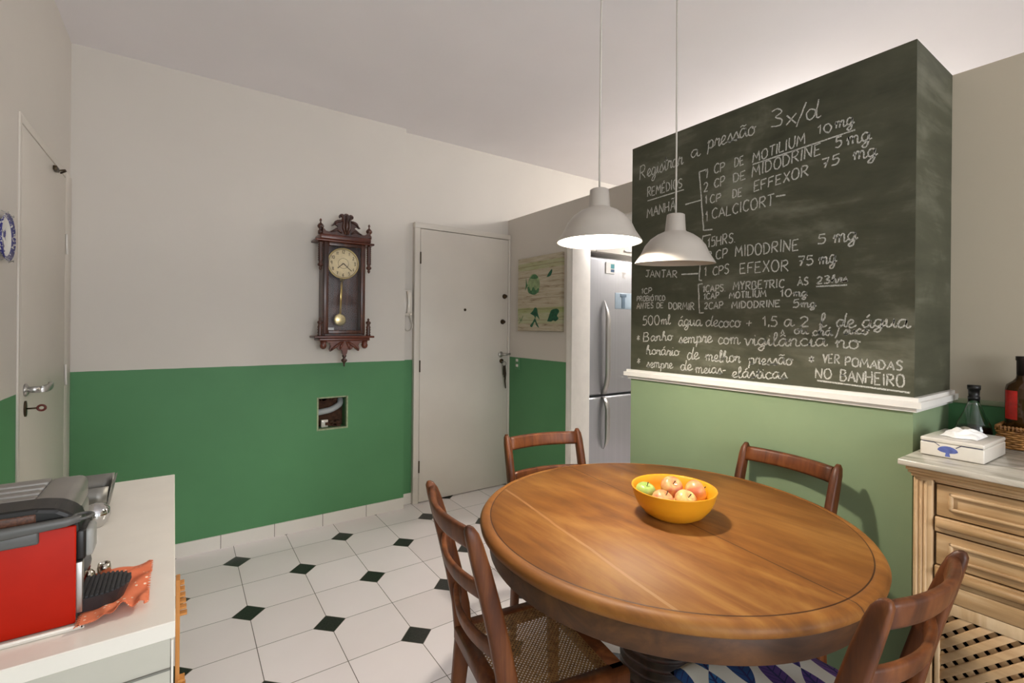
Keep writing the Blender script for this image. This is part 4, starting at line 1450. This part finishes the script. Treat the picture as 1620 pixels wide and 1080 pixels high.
ts = thing('toaster', 'grey metal four-slot toaster behind the coffee machine', 'toaster', (-.150, 1.085, ZC))
TD, TH = .175, .160
b = MB()
b.box(-.31, 0, 0, TD, .012, TH - .04, .012, 3)
b.box(-.058, -.001, .001, TD - .001, TH - .05, TH, .014, 4).box(-.31, -.28, .001, TD - .001, TH - .05, TH, .006)
ys = [0.001, .030, .045, .068, .083, .106, .121, TD - .001]
ys = [(.001, .028), (.043, .062), (.077, .096), (.111, .130), (.145, TD - .001)]
for y0, y1 in ys:
    b.box(-.285, -.054, y0, y1, TH - .045, TH - .001, .003, 2)
b.build('housing', toast_m, ts)
MB().box(-.283, -.056, .012, TD - .012, TH - .046, TH - .022).build('slot_interior', plain('slot_dark_brown', (52, 30, 20), .8, var=.4, nscale=60), ts)  # shallow mottled dark brown block showing between the bars
for x in (-.28, -.03):
    for y in (.02, TD - .02):
        MB().lathe([(0, 0), (.010, 0), (.010, .013), (0, .013)], 14, Tm(x, y, 0)).build('rubber_foot', black_m, ts)
MB().box(-.001, .014, .07, .105, .085, .10, .004).build('lever_knob', black_m, ts)


pt = thing('sugar_pot', 'small round chrome pot with a dark knob standing beyond the toaster', 'pot', (-.158, 1.41, ZC))
MB().lathe([(0, 0), (.013, 0), (.022, .009), (.027, .025), (.025, .040), (.016, .049), (.010, .052), (0, .053)], 32).build('body', chrome_m, pt)
MB().sweep([((-.016, -.020, .030), (.004, .004, 0), (0, 0, .006)), ((-.026, -.036, .030), (.005, .005, 0), (0, 0, .008))]).build('knob', plain('dark_brown_knob', (48, 34, 26), .3), pt)
bx_ = thing('steel_box', 'open grey steel box with flared rim at the far end of the white sideboard', 'box', (-.20, 1.54, ZC))
m = MB()
m.box(-.07, .045, -.04, .055, 0, .004)
for (p, q, hx, hy) in (((.05, -.045), (.05, .06), 1, 0), ((-.075, -.045), (-.075, .06), -1, 0), ((-.075, -.045), (.05, -.045), 0, -1), ((-.075, .06), (.05, .06), 0, 1)):
    m.sweep([(((p[0] + q[0]) / 2, (p[1] + q[1]) / 2, 0.002), ((q[0] - p[0]) / 2, (q[1] - p[1]) / 2, 0), (hx * .0015, hy * .0015, 0)),
             (((p[0] + q[0]) / 2 + hx * .012, (p[1] + q[1]) / 2 + hy * .012, .068), ((q[0] - p[0]) / 2 * 1.12, (q[1] - p[1]) / 2 * 1.12, 0), (hx * .0015, hy * .0015, 0))])
m.build('box_shell', plain('dull_grey_steel', (128, 126, 120), .4, .6), bx_)

# ------------------------------------------------------------------ buffet with marble top
bf = thing('buffet', 'limed wood buffet with panelled drawers, lattice doors and a marble top', 'buffet', (1.76, .476, 0))
Y1 = -1.35       # right end, out of frame
marble = NT('veined_marble')
wv = marble.noise(marble.coord('Object', (10, 1.1, 10), (0, 0, .12)), 1.6, 6, .6, 1.2)
marble.base(marble.ramp(wv, [(.34, lin((128, 126, 114))), (.47, lin((172, 167, 154))), (.56, lin((196, 190, 178))), (.66, lin((156, 152, 140)))]))
marble.p.inputs['Roughness'].default_value = .22
MB().box(-.043, .528, Y1, .026, .967, .984, .003).build('marble_top', marble.m, bf)
b = MB()
# cornice: profile swept along the front
for z0, z1, p in ((.955, .9668, .030), (.945, .955, .022), (.934, .945, .010)):
    b.box(-p, .52, Y1 + .01, p * .35, z0, z1, .003)
b.build('cornice', wood_bfh, bf)
# carcass frame
b = MB()
b.box(.012, .525, -.006, 0, .05, .934).box(.50, .525, Y1 + .02, -.006, .05, .934).box(.03, .5, Y1 + .02, -.006, .58, .594)
b.build('carcass', wood_bf, bf)
b = MB()
b.box(0, .03, -.044, .0, .0, .934, .003)
for yy in (-.008, -.018, -.028):
    b.tube([(.001, yy, .06), (.001, yy, .925)], .0042, 8)
b.build('corner_pilaster', wood_bf, bf)
YD0, YD1 = -.048, -.62
MB().box(.002, .03, YD1 - .045, YD1 - .005, 0, .934, .003).build('mullion', wood_bf, bf)
YE0, YE1 = YD1 - .05, Y1 + .03
fi = MB()
for z0, z1, p in ((.926, .934, 0), (.788, .830, .0), (.648, .692, .0)):
    for ya, yb_ in ((YD0, YD1), (YE0, YE1)):
        fi.box(.002, .03, yb_, ya, z0, z1, .003)
        if z1 - z0 > .02:
            fi.tube([(.001, yb_ + .006, (z0 + z1) / 2 + .004), (.001, ya - .006, (z0 + z1) / 2 + .004)], .012, 10)
fi.box(.002, .03, YD1, YD0, .600, .648, .003).box(.002, .03, YE1, YE0, .600, .648, .003).box(.002, .03, YE1, YD0, .0, .07, .003)
fi.build('face_rails', wood_bfh, bf)
for z0, z1 in ((.832, .924), (.694, .786)):
    for ya, yb_ in ((YD0, YD1), (YE0, YE1)):
        d_ = MB()
        d_.box(.006, .026, yb_ + .003, ya - .003, z0 + .002, z1 - .002, .002)
        # raised moulding round a sunken panel
        i0, i1, j0, j1 = yb_ + .03, ya - .03, z0 + .022, z1 - .020
        mw = .010
        for q in ((i0, i1, j1 - mw, j1), (i0, i1, j0, j0 + mw), (i0, i0 + mw, j0, j1), (i1 - mw, i1, j0, j1)):
            d_.box(-.003, .008, q[0], q[1], q[2], q[3], .004, 2)
        dd = d_.build('drawer', wood_bfh, bf)
for ya, yb_ in ((YD0, YD1), (YE0, YE1)):
    d_ = MB()
    for q in ((yb_ + .001, ya - .001, .565, .599), (yb_ + .001, ya - .001, .071, .11), (yb_ + .001, yb_ + .035, .11, .565), (ya - .0125, ya - .001, .11, .565)):
        d_.box(.004, .024, q[0], q[1], q[2], q[3], .002)
    dd = d_.build('lattice_door', wood_bf, bf)
    L = MB()
    y0, y1, z0, z1 = yb_ + .03, ya - .010, .10, .598

    def strip(ca, sa, c, x, w, th):
        """strip along (ca, sa) at signed offset c, clipped to the opening"""
        ts_ = []
        px_, pz_ = -sa * c, ca * c
        lo_, hi_ = -9, 9
        for o_, d__, a_, b_ in ((px_ + (y0 + y1) / 2, ca, y0, y1), (pz_ + (z0 + z1) / 2, sa, z0, z1)):
            if abs(d__) < 1e-6:
                if o_ < a_ or o_ > b_:
                    return
                continue
            t1, t2 = (a_ - o_) / d__, (b_ - o_) / d__
            lo_, hi_ = max(lo_, min(t1, t2)), min(hi_, max(t1, t2))
        if hi_ - lo_ < .02:
            return
        P = lambda t__: (x, (y0 + y1) / 2 + px_ + ca * t__, (z0 + z1) / 2 + pz_ + sa * t__)
        L.sweep([(P(lo_), (0, -sa * w / 2, ca * w / 2), (th / 2, 0, 0)), (P(hi_), (0, -sa * w / 2, ca * w / 2), (th / 2, 0, 0))])
    A1, A2 = math.radians(135), math.radians(45)
    for k in range(-20, 21):
        strip(math.cos(A1), math.sin(A1), k * .030, .010, .019, .006)
        strip(math.cos(A2), math.sin(A2), k * .030, .0165, .019, .006)
    L.build('lattice', wood_lat, dd)
MB().box(.06, .064, Y1 + .03, -.01, .08, .58).build('interior_shade', dark_m, bf)  # near-black sheet painting in the shade behind the lattice

# things on the marble
MT = .984
tb = thing('tissue_box', 'white china tissue box with a blue shell motif on the marble top', 'tissue box', (1.838, .482, MT))
tb.rotation_euler = (0, 0, -.035)
b = MB()
b.box(0, .21, -.142, -.0, .0015, .042, .004, 3)
b.build('box_base', china_m, tb)
lidm = MB()
lidm.box(.0, .21, -.142, -.0, .0425, .055, .004, 3)
lidm.build('lid', china_m, tb)
ln = MB()
f2 = lambda s, z: (-.0006, -s, z)
ribbon(ln, [(.004, .043), (.034, .043), (.046, .034)], .0022, f2, 0)
ribbon(ln, [(.082, .034), (.094, .043), (.139, .043)], .0022, f2, 0)
ln.build('blue_line', plain('dark_blue_line', (62, 64, 86), .4), tb)
sh = MB()
pts = [(.064 + .023 * math.cos(a), .022 + .014 * math.sin(a)) for a in [PI * i / 12 for i in range(13)]]
flat_poly(sh, pts + [(.048, .018), (.060, .016), (.058, .006), (.070, .006), (.068, .016), (.080, .018)], lambda s, z: (-.0004, -s, z))
sh.build('shell_motif', blue_m, tb)


def tissue(u, v):
    x = .05 + .11 * u
    y = -.115 + .085 * v
    e = (u * (1 - u) * v * (1 - v)) * 16
    return (x + .008 * math.sin(9 * v), y, .0565 + .020 * e ** .5 * (.6 + .5 * math.sin(8 * u + 5 * v) ** 2) + .004 * math.sin(14 * u - 9 * v) * e)


MB().grid(tissue, 24, 20).build('tissue', paper_m, tb)

glass = NT('clear_bottle_glass')
glass.p.inputs['Base Color'].default_value = (.86, .93, .9, 1)
glass.p.inputs['Transmission Weight'].default_value = 1
glass.p.inputs['Roughness'].default_value = .03
glass.p.inputs['IOR'].default_value = 1.45
dc = thing('liquor_bottle', 'clear conical bottle with black stopper and dark liquor on the marble top', 'bottle', (2.20, .435, MT))
MB().lathe([(0, .001), (.044, .001), (.047, .006), (.046, .045), (.042, .062), (.026, .10), (.0155, .130), (.0145, .146), (.0125, .146), (.0135, .130), (.024, .10), (.039, .062), (.043, .045), (.043, .008), (0, .006)], 40, cap=False).build('glass_body', glass.m, dc)
MB().lathe([(0, .0075), (.0425, .0085), (.0425, .045), (.0400, .052), (0, .052)], 36).build('liquor', plain('dark_liquor', (38, 14, 10), .1), dc)
MB().lathe([(.0155, .142), (.0155, .152), (.0138, .153), (.0150, .176), (.0172, .176), (.0172, .190), (0, .190)], 28).build('stopper', black_m, dc)
MB().lathe([(0, 0), (.022, 0), (.022, .0012), (0, .0012)], 28, Tm(-.0478, .010, .032) @ rotm(0, -PI / 2)).build('round_label', plain('round_paper_label', (176, 164, 146), .6, var=.2, nscale=120), dc)

bk = thing('wicker_basket', 'brown wicker basket on the marble top holding the tall bottle', 'basket', (2.15, .374, MT))
BWX, BWY, BHH = .132, .27, .072


def basket_mat():
    t = NT('woven_wicker')
    n = t.noise(t.coord('Object'), 40, 3)
    t.base(t.ramp(n, [(.3, lin((92, 56, 22))), (.7, lin((168, 118, 60)))]))
    t.p.inputs['Roughness'].default_value = .5
    return t.m


wick = basket_mat()


def perim(n, ins=0.0):
    x0, x1, y0, y1 = ins, BWX - ins, -BWY + ins, -ins
    P = 2 * ((x1 - x0) + (y1 - y0))
    out = []
    for i in range(n):
        d_ = P * i / n
        if d_ < x1 - x0:
            out.append((x0 + d_, y1, 0, 1))
        elif d_ < (x1 - x0) + (y1 - y0):
            out.append((x1, y1 - (d_ - (x1 - x0)), 1, 0))
        elif d_ < 2 * (x1 - x0) + (y1 - y0):
            out.append((x1 - (d_ - (x1 - x0) - (y1 - y0)), y0, 0, -1))
        else:
            out.append((x0, y0 + (d_ - 2 * (x1 - x0) - (y1 - y0)), -1, 0))
    return out


N = 88
wk = MB()
for r in range(9):
    z = .006 + r * .0068
    wk.tube([(x + nx * .0028 * (1 if (i // 2 + r) % 2 else -1), y + ny * .0028 * (1 if (i // 2 + r) % 2 else -1), z) for i, (x, y, nx, ny) in enumerate(perim(N, .004))], .0036, 6, closed=True)
wk.box(.004, BWX - .004, -BWY + .004, -.004, .001, .005)
wk.build('woven_sides', wick, bk)
rm = MB()
rm.tube([(x, y, .067) for x, y, *_ in perim(N, .003)], .0045, 8, closed=True)
for i, (x, y, nx, ny) in enumerate(perim(N, .003)):
    rm.tube([(x + nx * .004, y + ny * .004, .058), (x + nx * .003, y + ny * .003, .072), (x - nx * .004, y - ny * .004, .070)], .0026, 6)
rm.build('rim', wick, bk)
am = NT('amber_bottle_glass')
am.base(lin((70, 44, 16)))
am.p.inputs['Transmission Weight'].default_value = .35
am.p.inputs['Roughness'].default_value = .06
wb = thing('tall_bottle', 'tall amber bottle with dark neck and red label standing in the wicker basket', 'bottle', (2.222, .318, MT + .0065))
MB().lathe([(0, 0), (.044, 0), (.047, .004), (.047, .180), (.044, .194), (.030, .206), (.0225, .216), (.0205, .23), (.0205, .262), (0, .262)], 40).build('bottle_body', am.m, wb)
MB().lathe([(.0212, .222), (.0215, .272), (.0235, .274), (.0235, .286), (0, .287)], 28).build('capsule', plain('dark_foil', (34, 24, 22), .4), wb)
lab = MB()


def lab_fn(u, v):
    a = math.radians(116 + 50 * u)
    return (.0476 * math.cos(a), .0476 * math.sin(a), .085 + .092 * v)


lab.grid(lab_fn, 10, 4).build('red_label', plain('red_label_print', (198, 34, 24), .4, var=.25, nscale=40), wb)
